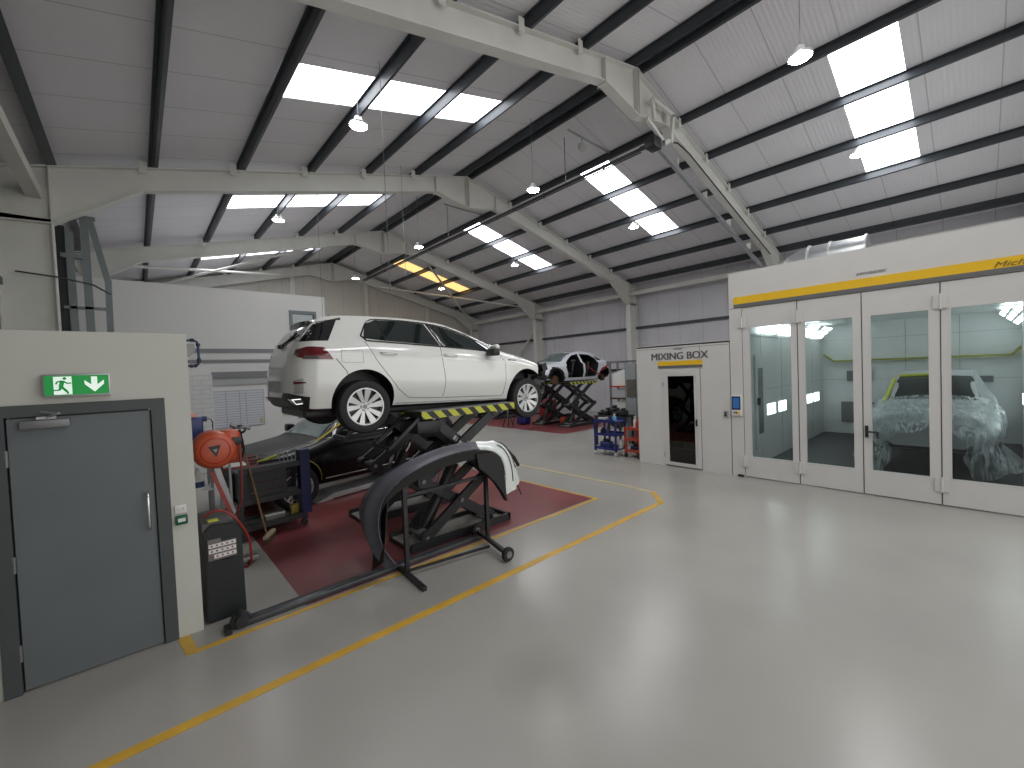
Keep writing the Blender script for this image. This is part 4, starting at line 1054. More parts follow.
# inner liner, side returns
P = [[(bumper_pt(i, 0, -.015)[0], bumper_pt(i, 0)[1]+.01*j, bumper_pt(i, 0, -.015-.055*j)[2]) for j in range(3)] for i in range(6, n-4)]
b = MB(); b.grid(P, .008); b.build('inner_lip', M_bumperin, bp, 50)
b = MB()
P = [[(1.80+.02*j, 4.08+.30*i/5, .30+.16*j-.18*i/5*(1 if j < 2 else 0)) for j in range(5)] for i in range(6)]
b.grid(P, .01); b.build('side_return', M_bumperin, bp, 50)
b = MB()
b = MB(); b.prism([(3.02, 1.22), (3.30, 1.20), (3.40, 1.12), (3.44, .95), (3.46, .74), (3.48, .54), (3.40, .68), (3.30, .82), (3.16, .96), (3.05, 1.05)], 1, 4.06, 4.13); b.build('arch_liner', M_bumperin, bp, 50)
b = MB()
for k in range(9):
    y = 4.2+.045*k
    pts = [(bumper_pt(i, (y-4.1)/.5, .02)) for i in range(int(n*.78), int(n*.97)-k)]
    if k % 2 == 0: b.tube(pts, .006, 5)
b.build('grille_slat', M_bumperin, bp, 50)
b = MB(); pts = [bumper_pt(int(n*.82), .98, .03), bumper_pt(int(n*.88), 1.0, .05), bumper_pt(int(n*.93), 1.02, .06)]; b.tube(pts, .025, 8); b.build('torn_bracket', M_bumperin, bp, 50)
b = MB(); b.tube([(4.05, 4.55, .66), (4.12, 4.55, .5), (4.16, 4.53, .38)], .008, 6); b.build('loose_wire', M_black, bp, 50)

# long dark rail lying on the floor in front of the lift
t = thing('floor_rail', 'long dark metal rail lying on the floor along the red area edge', 'rail', (0, 0, 0))
b = MB(); b.bbox(.56, 3.35, 4.42, 4.53, .004, .055, .006); b.build('rail_bar', mat('worn_grey_steel', (.09, .095, .105), .35, .5, var=.3, vscale=4), t, 40)
b = MB(); b.prism([(.50, .004), (.72, .004), (.66, .10), (.54, .11)], 1, 4.44, 4.52); b.cyl((.60, 4.40, .07), (.60, 4.56, .07), .05, seg=16); b.box(.47, .52, 4.38, 4.50, .004, .05); b.build('end_fitting', M_blk_steel, t, 40)

# ------------------------------------------------------------------ left clutter
t = thing('battery_charger', 'tall black charging machine with label stickers beside the cream wall end', 'machine', (.53, 4.93, 0))
b = MB(); b.prism([(-.155, .004), (.155, .004), (.148, .83), (.10, .89), (-.09, .91), (-.15, .85)], 1, -.22, .24)
bmesh.ops.bevel(b.bm, geom=[e for e in b.bm.edges], offset=.012, segments=2, affect='EDGES'); b.build('machine_case', mat('machine_black', (.014, .016, .018), .5, var=.1), t, 40)
b = MB(); b.prism([(-.15, .915), (-.10, .93), (.10, .92), (.15, .86), (.15, .84), (-.152, .845)], 1, -.20, .26)
b.build('top_cover', mat('dark_grey_plastic', (.09, .09, .09), .5, var=.15), t, 40)
b = MB(); b.box(-.105, -.025, -.212, -.13, .931, .939); b.build('yellow_sticker', M_lime, t)
b = MB(); b.box(-.12, .10, -.232, -.226, .58, .74); b.box(-.12, -.02, -.234, -.226, .74, .775); b.build('label_plate', mat('grey_label', (.17, .16, .16), .5), t)
b = MB(); rz = [.715, .665, .615]
for k, z in enumerate(rz): b.box(-.115+(.04 if k == 2 else 0), .095, -.238, -.232, z-.017, z+.016)
split_build(b, 'label_strip', M_paper, t)
b = MB()
for k, z in enumerate(rz):
    for j in range(5): b.box(-.10+.04*j+(.0), -.085+.04*j, -.2405, -.238, z-.006, z+.008)
b.build('label_icon', mat('label_red', (.25, .03, .03), .5), t)
b = MB(); b.box(-.03, .06, -.234, -.226, .555, .565); b.build('slot', M_black, t)
b = MB()
cz = [(.40, 4.80, .97), (.47, 4.74, 1.02), (.55, 4.72, 1.01), (.63, 4.70, .93), (.70, 4.72, .80), (.745, 4.76, .66), (.76, 4.80, .50), (.76, 4.86, .40), (.73, 4.93, .35), (.70, 5.0, .36), (.67, 5.1, .40)]
cz = [V(p) for p in cz]; fine = []
for i in range(len(cz)-1):
    a_, b1, c1, d1 = cz[max(i-1, 0)], cz[i], cz[i+1], cz[min(i+2, len(cz)-1)]
    for k in range(4): fine.append(V([cat1(a_[q], b1[q], c1[q], d1[q], k/4) for q in range(3)]))
b.tube(fine+[cz[-1]], .011, 8); tag(b.build('red_hose', M_hose, smooth=60), 'red hose looping down the side of the black charging machine', 'hose')

# hose reel on a raked post
t = thing('hose_reel', 'orange plastic hose reel with a triangular black hub on a raked grey post', 'hose reel', (.58, 5.2, 1.54))
b = MB(); b.lathe([(.05, -.16), (.14, -.16), (.18, -.13), (.19, -.06), (.19, .10), (.175, .14), (.05, .15)], (-.03, 0, 0), 1, 40)
b.bbox(0, .20, -.12, .14, -.15, .185, .06, 4); b.build('reel_case', M_orange, t, 50)
b = MB(); b.lathe([(.12, -.165), (.14, -.155), (.145, -.14), (.12, -.14)], (-.03, 0, 0), 1, 40, closed=True); b.build('case_ring', mat('orange_dark', (.42, .035, .012), .4), t, 50)
b = MB(); b.prism([(-.09, .045), (.01, .055), (-.025, -.06)], 1, -.17, -.15); b.build('hub_badge', M_black, t)
b = MB(); b.prism([(-.055, .015), (-.015, .02), (-.03, -.02)], 1, -.173, -.17); b.build('hub_plate', M_midgrey, t)
b = MB(); b.bbox(.07, .20, -.136, -.10, .03, .11, .015); b.bbox(.195, .206, -.08, .05, -.02, .1, .004); b.build('hose_outlet', M_black, t, 40)
b = MB(); b.tube([(.17, -.14, .03), (.178, -.15, -.2), (.17, -.12, -.55), (.12, -.02, -.72)], .010, 8); b.build('hanging_hose', mat('dull_red_hose', (.20, .03, .03), .5), t, 60)
b = MB(); b.beam((-.02, .04, -.16), (.12, .10, -.72), .05, .06, up=(0, 1, 0)); b.beam((.12, .10, -.70), (.0, .12, -1.53), .06, .06, up=(0, 1, 0)); b.box(-.14, .12, .0, .24, -1.535, -1.51); b.build('raked_post', M_alu, t)
b = MB(); b.beam((-.06, -.03, -.22), (.12, -.05, -.8), .035, .03, up=(0, 1, 0)); b.build('red_strut', M_hose, t)

# wire basket shelf under the reel
t = thing('wire_tray', 'red wire tray holding papers below the orange hose reel', 'tray', (.80, 5.5, 1.28))
b = MB()
for z in (0, .07):
    for p, q in (((-.20, -.12), (.16, -.12)), ((.16, -.12), (.20, .12)), ((.20, .12), (-.16, .12)), ((-.16, .12), (-.20, -.12))): b.cyl((p[0], p[1], z), (q[0], q[1], z), .006, seg=6)
for k in range(7): b.cyl((-.19+.055*k, -.12, 0), (-.16+.055*k, .12, 0), .003, seg=5)
b.build('wire_frame', M_hose, t)
b = MB(); b.beam((-.16, .13, .07), (-.16, .13, -1.278), .02, .02, up=(0, 1, 0)); b.beam((-.1, -.13, .07), (-.1, -.13, -1.278), .02, .02, up=(0, 1, 0)); split_build(b, 'tray_leg', M_midgrey, t)
b = MB(); b.box(-.15, .06, -.09, .07, .01, .03); tag(b.build('paper_stack', M_paper), 'white papers lying in the red wire tray', 'papers').location = (.80, 5.5, 1.28)
# shelf trolley behind the wall end carrying containers
t = thing('side_shelf', 'narrow grey shelf unit half hidden behind the cream wall end', 'shelf', (.42, 5.62, 0))
b = MB()
for x in (-.16, .13):
    for y in (-.14, .14): b.box(x-.012, x+.012, y-.012, y+.012, .002, 1.62)
split_build(b, 'shelf_post', M_midgrey, t)
for z in (.55, 1.08, 1.60):
    b = MB(); b.box(-.18, .15, -.16, .16, z-.01, z+.01); b.build('shelf_board', M_alu, t)
t = thing('blue_canister', 'blue canister with pinkish cap and black spout hose on the shelf top', 'canister', (.40, 5.62, 1.612))
b = MB(); b.bbox(-.10, .11, -.09, .09, 0, .24, .02, 3); b.cyl((.10, 0, .215), (.15, 0, .215), .028, seg=12); b.build('canister_body', M_bluep, t, 50)
b = MB(); b.lathe([(.01, .30), (.045, .295), (.075, .275), (.085, .245), (.01, .245)], (-.02, 0, 0), 2, 20); b.build('cap', M_pink, t, 50)
b = MB(); b.tube([(.15, 0, .215), (.185, 0, .205), (.20, 0, .17), (.20, 0, .06), (.19, 0, -.02)], .006, 6); b.build('spout_hose', M_black, t, 60)
t = thing('spray_bottle', 'white bottle with a blue label on the middle shelf behind the cream wall', 'bottle', (.43, 5.5, 1.092))
b = MB(); b.lathe([(.01, 0), (.05, 0), (.055, .02), (.055, .14), (.03, .18), (.018, .20), (.018, .23), (.01, .23)], (0, 0, 0), 2, 20); b.build('bottle_body', M_paper, t, 50)
b = MB(); b.lathe([(.0555, .03), (.057, .03), (.057, .09), (.0555, .09)], (0, 0, 0), 2, 20, closed=True); b.build('bottle_label', M_bluep, t, 50)
t = thing('blue_tub', 'blue plastic tub on the low shelf behind the black machine', 'tub', (.45, 5.62, .562))
b = MB(); b.lathe([(.01, 0), (.09, 0), (.11, .2), (.115, .21), (.10, .21), (.01, .2)], (0, 0, 0), 2, 24); b.build('tub_body', M_bluep, t, 50)
b = MB(); b.lathe([(.116, .17), (.118, .17), (.118, .20), (.116, .20)], (0, 0, 0), 2, 24, closed=True); b.build('rim_label', M_paper, t, 50)
# cables on hook
t = thing('coiled_cable', 'black cable coil and grey clamp draped over the back of the orange reel', 'cable', (.80, 5.32, 1.70))
b = MB(); b.tube([(.05*math.cos(a/3)+.0, .02*math.sin(a), .04*math.sin(a/3)) for a in range(0, 40)], .012, 6); b.tube([(0, 0, 0), (.02, 0, -.12), (.03, 0, -.22), (.01, 0, -.30)], .012, 6); b.build('coil', M_black, t, 60)
b = MB(); b.tube([(-.08, 0, .06), (-.02, 0, .03), (.06, 0, .02), (.1, 0, .0)], .02, 8); b.build('clamp', M_midgrey, t, 60)


# broom leaning against the blue tool trolley
t = thing('broom', 'wooden broom with pale head leaning on the black tool trolley', 'broom', (0, 0, 0))
b = MB(); b.cyl((1.24, 6.60, .09), (1.06, 6.74, 1.25), .014, seg=10); b.build('handle', M_wood, t, 50)
b = MB(); m2 = MB(); m2.bbox(-.17, .17, -.03, .03, 0, .045, .008); b.join(m2, Matrix.Translation((1.27, 6.58, .07)) @ Matrix.Rotation(1.05, 4, 'Z')); b.build('broom_head', mat('pale_broom_wood', (.38, .32, .22), .6), t)
b = MB(); m2 = MB(); m2.box(-.16, .16, -.028, .028, -.064, 0); b.join(m2, Matrix.Translation((1.27, 6.58, .068)) @ Matrix.Rotation(1.05, 4, 'Z')); b.build('bristles', mat('brown_bristle', (.08, .06, .035), .9, bump=.8, bscale=200), t)

# dark tool trolley in front of the black car
t = thing('tool_trolley', 'dark blue and black tool trolley parked at the nose of the black car', 'trolley', (1.38, 7.0, 0), math.radians(6))
b = MB()
for x in (-.42, .42):
    for y in (-.2, .2): b.box(x-.025, x+.025, y-.025, y+.025, .11, .94)
split_build(b, 'trolley_post', M_black, t)
for z in (.16, .52, .95):
    b = MB(); b.box(-.44, .44, -.22, .22, z-.02, z+.02); b.box(-.44, .44, -.23, -.22, z-.02, z+.06); b.box(-.44, .44, .22, .23, z-.02, z+.06); b.build('trolley_shelf', M_blk_steel, t)
b = MB(); b.box(-.40, .18, -.2, .2, .56, .92); b.build('drawer_unit', M_black, t)
b = MB()
for z in (.66, .78): b.tube([(-.3, -.215, z), (.1, -.215, z)], .008, 6)
split_build(b, 'drawer_handle', M_chrome, t)
for x in (-.4, .4):
    for y in (-.19, .19):
        b = MB(); b.cyl((x-.0, y-.02, .052), (x, y+.02, .052), .048, seg=16); b.box(x-.02, x+.02, y-.025, y+.025, .07, .14); b.build('castor', M_black, t, 40)
b = MB(); b.box(.36, .50, -.25, -.10, .2, 1.16); b.build('side_panel', mat('navy_panel', (.008, .012, .09), .4), t)
b = MB()
for k in range(6): b.cyl((.1+.055*k, -.19, 1.0), (.1+.055*k, -.19, 1.12+.02*(k % 3)), .008, seg=8)
split_build(b, 'upright_tool', M_alu, t)
def small(name, lab, cat, loc, fn, group=None):
    t = thing(name, lab, cat, loc, group=group); fn(t); return t
def fn(t):
    b = MB(); b.bbox(-.13, .13, -.07, .07, 0, .11, .008); b.build('box_body', mat('parts_box', (.22, .21, .18), .6), t)
    b = MB(); b.box(-.132, .132, -.072, .072, .075, .095); b.build('tape_band', M_paper, t)
small('parts_box', 'small beige parts box on the lower shelf of the dark trolley', 'box', (1.42, 6.95, .182), fn)
def fn(t):
    b = MB(); b.bbox(-.06, .06, -.05, .05, 0, .14, .02); b.build('lantern_body', mat('mustard', (.32, .24, .03), .5), t, 40)
    b = MB(); b.tube([(-.05, 0, .14), (-.03, 0, .2), (.03, 0, .2), (.05, 0, .14)], .008, 6); b.build('carry_handle', M_chrome, t, 50)
small('work_light', 'mustard work light with wire handle on the lower trolley shelf', 'light', (1.70, 6.98, .182), fn)
def fn(t):
    b = MB(); b.bbox(-.30, .30, -.05, .05, 0, .06, .01); b.cyl((-.3, 0, .03), (-.42, 0, .1), .02, seg=8); b.build('jack_frame', M_midgrey, t, 40)
    b = MB(); b.cyl((.2, -.07, .0), (.2, .07, .0), .03, seg=12); b.build('jack_wheel', M_rubber, t, 40)
small('floor_jack', 'grey trolley jack lying behind the black charging machine', 'jack', (.72, 5.95, .034), fn)

# ------------------------------------------------------------------ mixing box
XF = 8.654
mb = thing('mixing_room', 'white MIXING BOX cabin with yellow band over its dark glazed door', 'cabin', (XF, 4.27, 0))
b = MB(); y0, y1 = -1.03, 1.02
dy0, dy1, dz1 = -.42, .37, 2.09
b.box(0, .06, y0, dy0, 0, 2.65); b.box(0, .06, dy1, y1, 0, 2.65); b.box(0, .06, dy0, dy1, dz1, 2.65)
b.box(.06, 2.6, y1-.06, y1, 0, 2.65); b.box(.06, 2.6, y0, y0+.05, 0, 2.65); b.box(2.54, 2.6, y0+.05, y1-.06, 0, 2.65); b.box(0, 2.6, y0, y1, 2.62, 2.66); b.box(.06, 2.54, y0+.05, y1-.06, 0.001, .02)
b.build('cabin_shell', M_booth, mb)
b = MB()
for (a_, c_, e_, f_) in ((dy0, dy0+.07, .03, dz1), (dy1-.07, dy1, .03, dz1)): b.box(-.012, .05, a_, c_, e_, f_)
b.box(-.012, .05, dy0+.07, dy1-.07, dz1-.08, dz1); b.box(-.012, .05, dy0+.07, dy1-.07, .03, .07); b.build('door_frame', M_booth, mb)
gy0, gy1 = -.31, .27
b = MB(); b.box(-.018, .03, dy0+.075, gy0, .075, dz1-.085); b.box(-.018, .03, gy1, dy1-.075, .075, dz1-.085); b.box(-.018, .03, gy0, gy1, .075, .10); b.box(-.018, .03, gy0, gy1, 1.975, dz1-.085)
dl = b.build('door', M_booth, mb)
b = MB(); b.box(-.004, .006, gy0, gy1, .10, 1.975); b.build('pane', glass_mat('dark_door_glass', (.10, .11, .115), .07), dl)
b = MB(); b.box(-.03, -.018, gy0-.055, gy0-.02, .92, 1.06); b.tube([(-.03, gy0-.037, 1.0), (-.07, gy0-.037, 1.0), (-.075, gy0+.06, 1.0)], .010, 8); b.build('door_handle', M_black, dl, 50)
b = MB()
for z in (.25, 1.80): b.cyl((-.02, dy1+.005, z-.05), (-.02, dy1+.005, z+.05), .012, seg=8)
split_build(b, 'hinge', M_alu, mb)
b = MB(); b.box(-.01, 0, -.49, .485, 2.205, 2.30); b.build('yellow_stripe', M_yellow, mb)
b = MB(); b.box(-.013, 0, -.49, .485, 2.15, 2.205); b.build('grey_stripe', M_grey, mb)
for z0 in (.0,):
    b = MB(); b.box(-.003, .0, -.445, -.437, 0, 2.60); b.box(-.003, 0, y0+.0, y0+.008, 0, 2.65); b.box(-.003, 0, y0+.02, y1, 2.58, 2.586); b.build('panel_joint', M_grey, mb)
text('lettering', 'MIXING BOX', .215, FACE_XM(-.004, .02, 2.335), mat('sign_grey', (.10, .09, .11), .5), mb, bold=.006, sx=1.0)
text('maker_lettering', 'semaatec', .055, FACE_XM(-.004, .02, 2.545), M_grey, mb)
# dim shapes inside the mixing room: shelf of paint tins
t = thing('paint_shelf', 'shelf of paint tins inside the mixing box seen through its dark door', 'shelf', (XF+1.2, 4.25, 0))
for z in (.5, 1.1, 1.7):
    b = MB(); b.box(-.15, .2, -.5, .5, z-.02, z); b.build('shelf_board', M_alu, t)
b = MB(); b.box(-.14, -.1, -.5, -.46, .02, 2.1); b.box(-.14, -.1, .46, .5, .02, 2.1); b.build('shelf_post', M_alu, t)
for k in range(12):
    z = (.5, 1.1, 1.7)[k // 4]; y = -.36+.22*(k % 4)
    b = MB(); b.cyl((0, 0, .001), (0, 0, .19), .075, seg=16); o = b.build('paint_tin', (M_alu, M_paper, M_bluep, M_redp)[k % 4], None, 40)
    o.location = (XF+1.22, 4.25+y, z); tag(o, '%s paint tin on the %s shelf inside the mixing box' % (('metal', 'white', 'blue', 'red')[k % 4], ('lower', 'middle', 'upper')[k // 4]), 'paint tin', 'paint tins in the mixing box')

# control panel and key switch
t = thing('control_panel', 'spray booth control panel with blue touch screen on the white pillar', 'control panel', (XF, 3.13, 1.385))
b = MB(); b.bbox(-.045, 0, -.09, .09, -.20, .19, .006); b.build('panel_case', M_paper, t, 40)
b = MB(); b.box(-.050, -.045, -.078, .078, -.085, .175); b.build('screen_bezel', M_blackg, t)
b = MB(); b.box(-.052, -.050, -.06, .06, -.06, .15); b.build('screen', M_screen, t)
b = MB(); b.cyl((-.06, .04, -.14), (-.045, .04, -.14), .012, seg=12); b.cyl((-.06, 0, -.14), (-.045, 0, -.14), .016, seg=12); split_build(b, 'push_button', M_black, t, 40)
b = MB(); b.cyl((-.07, -.045, -.14), (-.045, -.045, -.14), .022, seg=14); b.build('yellow_knob', M_yellow, t, 40)
t = thing('key_switch', 'small grey key switch left of the booth control panel', 'switch', (XF, 3.33, 1.21))
b = MB(); b.bbox(-.04, 0, -.035, .035, -.06, .06, .006); b.build('switch_body', M_alu, t, 40)
b = MB(); b.cyl((-.06, 0, .015), (-.04, 0, .015), .016, seg=12); b.cyl((-.06, 0, -.03), (-.04, 0, -.03), .02, seg=12); split_build(b, 'key_barrel', M_black, t, 40)

# ------------------------------------------------------------------ spray booth
bt = thing('spray_booth', 'large white spray booth with four glazed folding doors and yellow band', 'spray booth', (XF, 0, 0))
BY0, BY1, BH = -.78, 3.235, 3.935
LB = 6.9
b = MB()
b.box(0, .10, 3.014, BY1, 0, 3.255); b.box(0, .10, BY0, -.525, 0, 3.255); b.box(0, .10, BY0, BY1, 3.255, BH)
b.build('front_frame', M_booth, bt)
b = MB(); b.box(.10, LB, BY1-.10, BY1, 0, BH); b.box(.10, LB, BY0, BY0+.10, 0, BH); b.box(LB-.1, LB, BY0+.1, BY1-.1, 0, BH); b.box(.1, LB-.1, BY0+.1, BY1-.1, 3.2, 3.26)
b.build('inner_wall', M_boothin, bt)
b = MB(); b.box(.1, LB-.1, BY0+.1, BY1-.1, .002, .02); b.build('booth_floor', M_boothfloor, bt)
b = MB()
for x in (1.4, 2.8, 4.2, 5.6):
    for y in (BY1-.103, BY0+.1): b.box(x, x+.008, y, y+.003, 0, 3.2)
for z in (1.6, 2.75):
    for y in (BY1-.103, BY0+.1): b.box(.1, LB-.1, y, y+.003, z, z+.006)
    b.box(LB-.103, LB-.1, BY0+.1, BY1-.1, z, z+.006)
for y in (.3, 1.3, 2.3): b.box(LB-.103, LB-.1, y, y+.008, 0, 3.2)
b.build('panel_joint', M_midgrey, bt)
# low side lamps and angled ceiling lamps
for k, x in enumerate((1.75, 2.55, 4.2, 4.95, 5.7)):
    for y, s in ((BY1-.1, -1), (BY0+.1, 1)):
        b = MB()
        for j in range(3): b.box(x, x+.55, min(y, y+s*.012), max(y, y+s*.012), 1.02+.085*j, 1.02+.085*j+.068)
        split_build(b, 'side_lamp', M_boothlamp, bt)
for k in range(4):
    for y, s in ((BY1-.1, -1), (BY0+.1, 1)):
        b = MB(); x = 1.2+1.4*k
        for j in range(3):
            q = .12*j; m2 = MB(); m2.box(x, x+.95, -.05, .05, -.006, .006); b.join(m2, Matrix.Translation((0, y+s*(.10+q*.85), 2.86+q*.85)) @ Matrix.Rotation(s*PI/4, 4, 'X'))
        b.build('ceiling_lamp', M_boothlamp, bt)
b = MB(); b.box(LB-.30, LB-.16, BY0+.25, BY1-.4, 2.12, 2.17); b.beam((LB-.23, BY1-.4, 2.14), (LB-.2, BY1-.15, 2.35), .05, .05); b.beam((LB-.23, BY0+.25, 2.14), (LB-.2, BY0+.1, 2.32), .05, .05); b.build('back_rail', mat('olive_yellow_rail', (.30, .29, .05), .5), bt)
b = MB(); b.box(LB-.145, LB-.1, 1.95, 2.7, .35, .95); b.box(LB-.2, LB-.1, 2.0, 2.55, 1.55, 1.85); split_build(b, 'back_equipment', M_grey, bt)
b = MB(); b.box(LB-.16, LB-.1, -.25, .05, 1.5, 1.65); b.build('socket_box', M_grey, bt)
b = MB(); b.box(.95, 1.50, BY1-.135, BY1-.1, .35, 2.35); pd = b.build('personnel_door', M_boothin, bt)
b = MB(); b.box(1.1, 1.38, BY1-.14, BY1-.135, .68, 2.08); b.build('pane', M_midgrey, pd)
b = MB(); b.box(1.03, 1.07, BY1-.19, BY1-.135, 1.3, 1.45); b.build('door_handle', M_black, pd)
# folding leaves
seams = [3.014, 2.113, 1.239, .358, -.525]
glz = (.405, 2.865)
gl = [(2.88, 2.215), (2.005, 1.355), (1.13, .483), (.255, -.40)]
for i in range(4):
    ya, yb = seams[i]-.006, seams[i+1]+.006; g1, g0 = gl[i]
    b = MB(); X0, X1 = .005, .06
    b.box(X0, X1, g1, ya, .02, 3.245); b.box(X0, X1, yb, g0, .02, 3.245); b.box(X0, X1, g0, g1, .02, glz[0]); b.box(X0, X1, g0, g1, glz[1], 3.245)
    lf = b.build('door_leaf', M_booth, bt)
    b = MB(); b.box(.03, .036, g0, g1, glz[0], glz[1]); b.build('pane', M_pane, lf)
    b = MB(); f = .014
    b.box(.002, .01, g0-f, g0, glz[0]-f, glz[1]+f); b.box(.002, .01, g1, g1+f, glz[0]-f, glz[1]+f); b.box(.002, .01, g0, g1, glz[1], glz[1]+f); b.box(.002, .01, g0, g1, glz[0]-f, glz[0]); b.build('glazing_bead', M_booth, lf)
    if i == 2:
        b = MB(); b.box(-.012, .005, 1.175, 1.215, .93, 1.12); b.tube([(-.012, 1.19, 1.03), (-.07, 1.19, 1.03), (-.08, 1.17, 1.03), (-.08, 1.06, 1.03)], .014, 8); b.box(-.095, -.06, 1.04, 1.065, .93, 1.04); b.build('door_handle', M_black, lf, 50)
for s in (3.014, 2.113, .358, -.525):
    for z in (.31, 2.97):
        b = MB()
        for dy in (-.07, .012): b.box(-.022, .005, s+dy, s+dy+.058, z-.10, z+.10)
        b.cyl((-.026, s, z-.11), (-.026, s, z+.11), .013, seg=10); b.build('hinge', M_booth, bt, 40)
b = MB()
for s in (3.014, 2.113, 1.239, .358): b.box(.001, .007, s-.005, s+.005, 0.02, 3.25)
b.box(-.002, 0, BY0, BY1, 3.30-.05, 3.255); b.build('leaf_gap', M_seal, bt)
b = MB(); b.box(-.018, 0, BY0, BY1-.09, 3.325, 3.462); b.build('yellow_stripe', M_yellow, bt)
b = MB(); b.box(-.018, 0, BY0, BY1-.09, 3.262, 3.325); b.build('grey_stripe', M_grey, bt)
text('stripe_lettering', 'Michel', .105, FACE_XM(-.021, -.14, 3.34), mat('letter_brown', (.16, .10, .02), .5), bt, shear=.35, align='LEFT', sx=1.35)
text('maker_lettering', 'semaatec', .085, FACE_XM(-.003, 1.12, 3.52), M_grey, bt, shear=.3, sx=1.15)
b = MB(); b.bbox(-.05, .0, 3.03, 3.13, 0, .04, .005); b.build('door_stop', M_black, bt)

# masked car in the booth
mk = thing('car', 'silver car masked under clear plastic film inside the spray booth', 'car')
MKB = Body([(r[0], *r[1:]) for r in SK])
cut = MB()
for sy in (-1, 1):
    for xx in (0, 2.87): cut.cyl((xx, sy*.62, .41), (xx, sy*1.2, .41), .43, seg=32)
finish(MKB.mesh(70, mfn=lambda c: 1 if (c.x > 3.40 and .42 < c.z < .80 and .06 < abs(c.y) < .40) or c.z < .38 or (c.x > 3.3 and .40 < c.z < .55 and abs(c.y) < .62) else 0), 'car_body', [mat('dull_silver', (.50, .51, .52), .35), M_black], cut, mk)
top_patch(MKB, 1.62, 2.36, .58, .74, 8, 12).build('windscreen', M_glass, mk, 60)
for sy in (-1, 1):
    for xx in (0, 2.87): wheel(mk, xx, sy*.84, .37, .37, sy, 'x', .25)
    b = MB(); b.lathe([(.0, 0), (.09, 0), (.10, -.04), (0, -.04)], (3.50, sy*.60, .78), 0, 20); b.build('headlight', M_rim, mk, 50)
    b = MB(); b.tube([(3.64, sy*.35, .70), (3.60, sy*.62, .72)], .02, 8); b.build('light_strip', M_chrome, mk, 50)
b = MB(); P = [(x, -.74+.09*(2.36-x)/.74, SB.top(x, .74-.09*(2.36-x)/.74, .02)) for x in (2.42, 2.2, 2.0, 1.8, 1.62)]; b.tube([(p[0], p[1]-.035, p[2]-.02) for p in P], .035, 8); b.tube([(1.6, -y, SB.top(1.6, y, .02)) for y in (.6, .4, .2, .05)], .03, 8); b.build('pillar_tape', M_lime, mk, 60)
mk.matrix_world = Matrix.Translation((14.25, .62, .06)) @ Matrix.Rotation(PI, 4, 'Z')
mk.scale = (1, .92, 1.08)
# draped film
P = []
for i in range(70):
    x = 2.3+(3.90-2.3)*i/69; xb = min(x, 3.64); sec = MKB.section(xb); row = []
    prof = [(y, z) for y, z in sec[12:]]
    half = lerp_poly([(prof[0][0]+.30, .16+.08*noise.noise(V((x*3, 0, 5))))]+prof, 44)
    full = [(-y, z) for y, z in half]+[(y, z) for y, z in half[::-1][1:]]
    for (y, z) in full:
        e = V((x*2.2, y*2.6, z*2.6)); d = .05+.06*noise.noise(e)+.035*noise.noise(e*3.1)
        q = V((0, y, z-.75)); q.normalize(); k = max(0, (x-3.60)/.26)
        row.append((x+.03*noise.noise(e*2), (y+q.y*d)*(1-.25*k*k), z+q.z*d-.15*k))
    P.append(row)
b = MB(); b.grid(P)
o = b.build('plastic_film', M_film, None, 80); tag(o, 'crumpled clear masking film draped over the nose of the booth car', 'plastic film')
o.matrix_world = Matrix.Translation((14.25, .62, .06)) @ Matrix.Rotation(PI, 4, 'Z'); o.scale = (1, .92, 1.08)

# duct above the booth
t = thing('extract_duct', 'round galvanised extract duct bending down onto the spray booth roof', 'duct', (10.5, 0, 0))
pts = [(0, 2.62, 3.94), (0, 2.60, 4.02), (0, 2.52, 4.12), (0, 2.38, 4.18), (0, 2.2, 4.20), (0, 2.0, 4.20), (0, 1.7, 4.20), (0, 1.38, 4.20)]
b = MB(); b.tube(pts, .34, 28, rs=[.34]*8); b.build('duct_tube', M_galv, t, 40)
for y in (2.3, 1.95, 1.4):
    b = MB(); b.lathe([(.34, -.015), (.365, -.015), (.365, .015), (.34, .015)], (0, y, 4.20), 1, 32, closed=True); b.build('band', M_lampbody, t, 40)

# ------------------------------------------------------------------ trolleys by the mixing box
def cart(root, w, d, h, m, shelves):
    b = MB()
    for x in (0, d):
        for y in (0, w): b.box(x-.02, x+.02, y-.02, y+.02, .11, h)
    split_build(b, 'cart_post', m, root)
    for z in shelves:
        b = MB(); b.box(-.02, d+.02, -.02, w+.02, z-.015, z+.015); b.box(-.025, -.015, -.02, w+.02, z-.015, z+.05); b.box(d+.015, d+.025, -.02, w+.02, z-.015, z+.05); b.build('cart_shelf', m, root)
    for x in (0, d):
        for y in (0, w):
            b = MB(); b.cyl((x, y-.018, .05), (x, y+.018, .05), .046, seg=16); b.box(x-.015, x+.015, y-.024, y+.024, .06, .12); b.build('castor', M_lampbody if m is M_blue else M_black, root, 40)
t = thing('tool_cart', 'blue open tool cart crowded with bottles near the mixing box', 'cart', (8.72, 5.98, 0))
cart(t, .62, .42, .88, M_blue, (.17, .52, .86))
t2 = thing('tool_cart', 'orange red tool cart tucked against the mixing box side', 'cart', (8.86, 5.42, 0))
cart(t2, .36, .5, .72, M_redp, (.16, .44, .70))
rr = random.Random(11)
def bottle(x, y, z, h, r, m, lab, mc=M_black):
    t = thing('bottle', lab, 'bottle', (x, y, z), group='bottles and cans on the tool carts')
    b = MB(); b.lathe([(.005, 0), (r, 0), (r, h*.62), (r*.45, h*.78), (r*.4, h*.88), (.005, h*.88)], (0, 0, 0), 2, 14); b.build('bottle_body', m, t, 50)
    b = MB(); b.lathe([(.005, h*.88), (r*.5, h*.88), (r*.5, h), (.005, h)], (0, 0, 0), 2, 12); b.build('cap', mc, t, 50)
